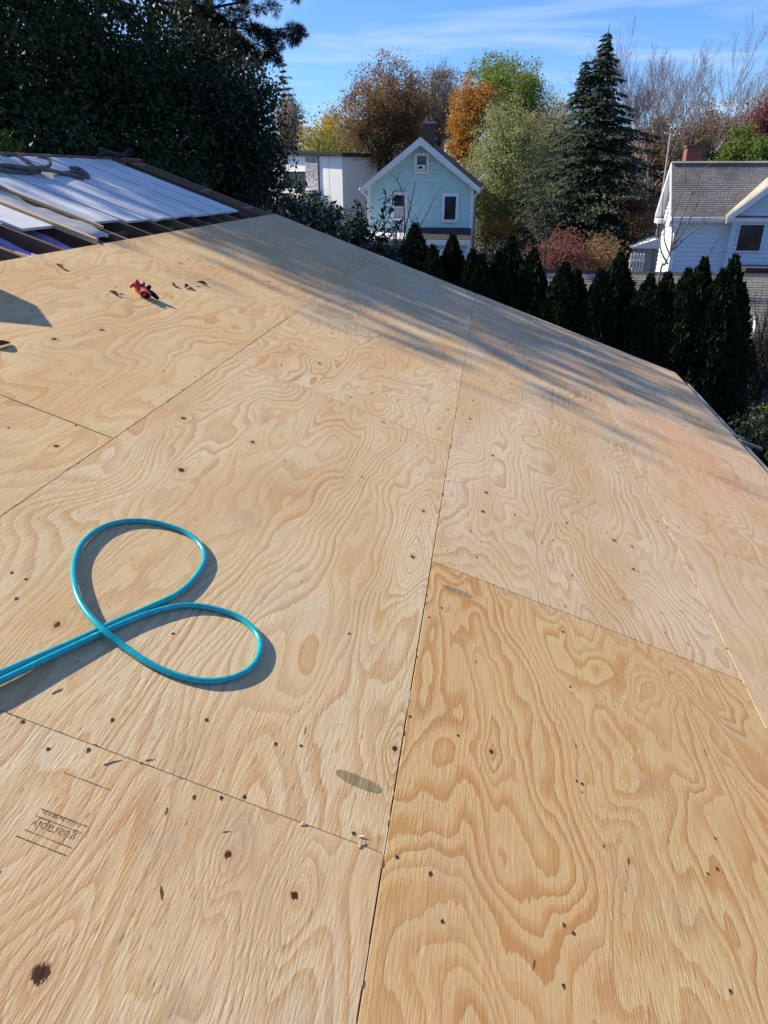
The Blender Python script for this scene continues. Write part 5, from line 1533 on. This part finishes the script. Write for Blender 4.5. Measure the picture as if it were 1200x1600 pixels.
# fallen leaves on the garage roof
rng = np.random.default_rng(5)
N = 900
u = rng.uniform(0, 1, N) ** 2 * .35; xx = rng.uniform(.62, 1, N) * 2 * w2 - w2
P = np.stack([xx, y0 + u * (-y0), h0 + u * (h1 - h0) + .03], 1)
tag(link('leaf_litter', leaf_cloud(P, .09, LM['brownbush'], rng, .7, flat=.0), None, gar), kind='stuff')

leafy_tree('twiggy_shrub', 'brown twiggy shrub over the garage eave at right edge', 'shrub', (at(1195, 560, 15.6).x, 15.6), [pe(1158, 1235, 500, 640, 15.6)], LM['brownbush'], 71, 46, 14, .055, .15, .04, 'twig_dark', limbs=50, twigs=220)
leafy_tree('shrub', 'small lime green shrub at the lower right edge', 'shrub', (at(1198, 645, 13.5).x, 13.5), [pe(1184, 1215, 622, 672, 13.5)], LM['yewlit'], 72, 20, 26, .06, .07, .02, limbs=6)

# --- more of the neighbourhood glimpsed between the trees
def far_house(name, label, px0, px1, pyr, pye, Y, wall, roofm, seed):
    a, b = at(px0, pye, Y), at(px1, pye, Y)
    zr = at((px0 + px1) / 2, pyr, Y).z - GZ; ze = a.z - GZ
    o = empty(name, ((a.x + b.x) / 2, Y, GZ)); tag(o, label, 'house')
    w = (b.x - a.x) / 2
    MB().box(-w + .2, w - .2, 0, 7, 0, ze).build('wall', wall, o)
    MB().prism([(-w, -.3, ze - .05), (-w, 3.5, zr), (-w, 7.3, ze - .05), (-w, 3.5, ze + .1)], (2 * w, 0, 0)).build('roof', roofm, o)
    for k in range(4):
        x = -w + (k + .7) * 2 * w / 4.4
        f = MB().box(x - .5, x + .5, -.05, -.005, ze - 1.9, ze - .5).build('window', M['white_paint'], o)
        MB().box(x - .4, x + .4, -.06, -.052, ze - 1.8, ze - .6).build('pane', M['glass'], f)
far_house('grey_house', 'grey roofed house glimpsed through the boughs right of the spruce', 930, 1060, 250, 300, 72, plain('grey_house_wall', (.42, .42, .44), .8, .1, 2, .1), M['shingle_grey'], 1)
far_house('brown_house', 'pale house glimpsed behind the tree right of the teal house', 700, 800, 262, 300, 78, plain('pale_house_wall', (.50, .46, .44), .8, .1, 2, .1), M['shingle_grey'], 2)
# white picket pergola by the white house
pg = empty('white_fence', (at(1000, 430, 36).x, 36, GZ)); tag(pg, 'white slatted fence left of the white house corner', 'fence')
fz = at(1000, 396, 36).z - GZ
for k in range(5):
    MB().box(-.55 + k * .14, -.55 + k * .14 + .06, -.03, .03, 0, fz).build('slat', M['white_paint'], pg)
MB().box(-.6, .12, .032, .08, fz - .4, fz - .28).build('rail', M['white_paint'], pg)
sh = empty('garden_shed', (at(1008, 420, 40).x, 40, GZ)); tag(sh, 'pale shed corner with low roof between fence and white house', 'shed')
sz = at(1008, 388, 40).z - GZ
MB().box(-.6, 1.4, 0, 2, 0, sz).build('wall', M['concrete'], sh)
MB().prism([(-.8, -.2, sz + .003), (1.6, -.2, sz + .003), (1.6, -.2, sz + .09), (.4, -.2, sz + .5), (-.8, -.2, sz + .09)], (0, 2.4, 0)).build('roof', M['white_paint'], sh)
# utility pole
up = empty('utility_pole', (at(1046, 260, 40).x, 40, GZ)); tag(up, 'slim weathered pole left of the white house ridge', 'pole')
pt = at(1048, 208, 40)
MB().tube([(0, 0, 0), (pt.x - up.location.x, 0, pt.z - GZ)], [.07, .045], 9).build('pole', plain('weathered_pole', (.26, .22, .18), .85, .25, 6, .3), up, True)

leafy_tree('shrub', 'dark shrub below the eave at the right edge of view', 'shrub', (at(1185, 690, 12.6).x, 12.6), [pe(1120, 1240, 640, 800, 12.6)], LM['evergreen2'], 73, 120, 50, .08, .22, .04, limbs=10)
leafy_tree('shrub', 'black-green shrub between hedge and garage door', 'shrub', (at(1140, 620, 15.2).x, 15.2), [pe(1118, 1172, 575, 700, 15.2)], LM['evergreen2'], 74, 70, 50, .08, .2, .04, limbs=10)
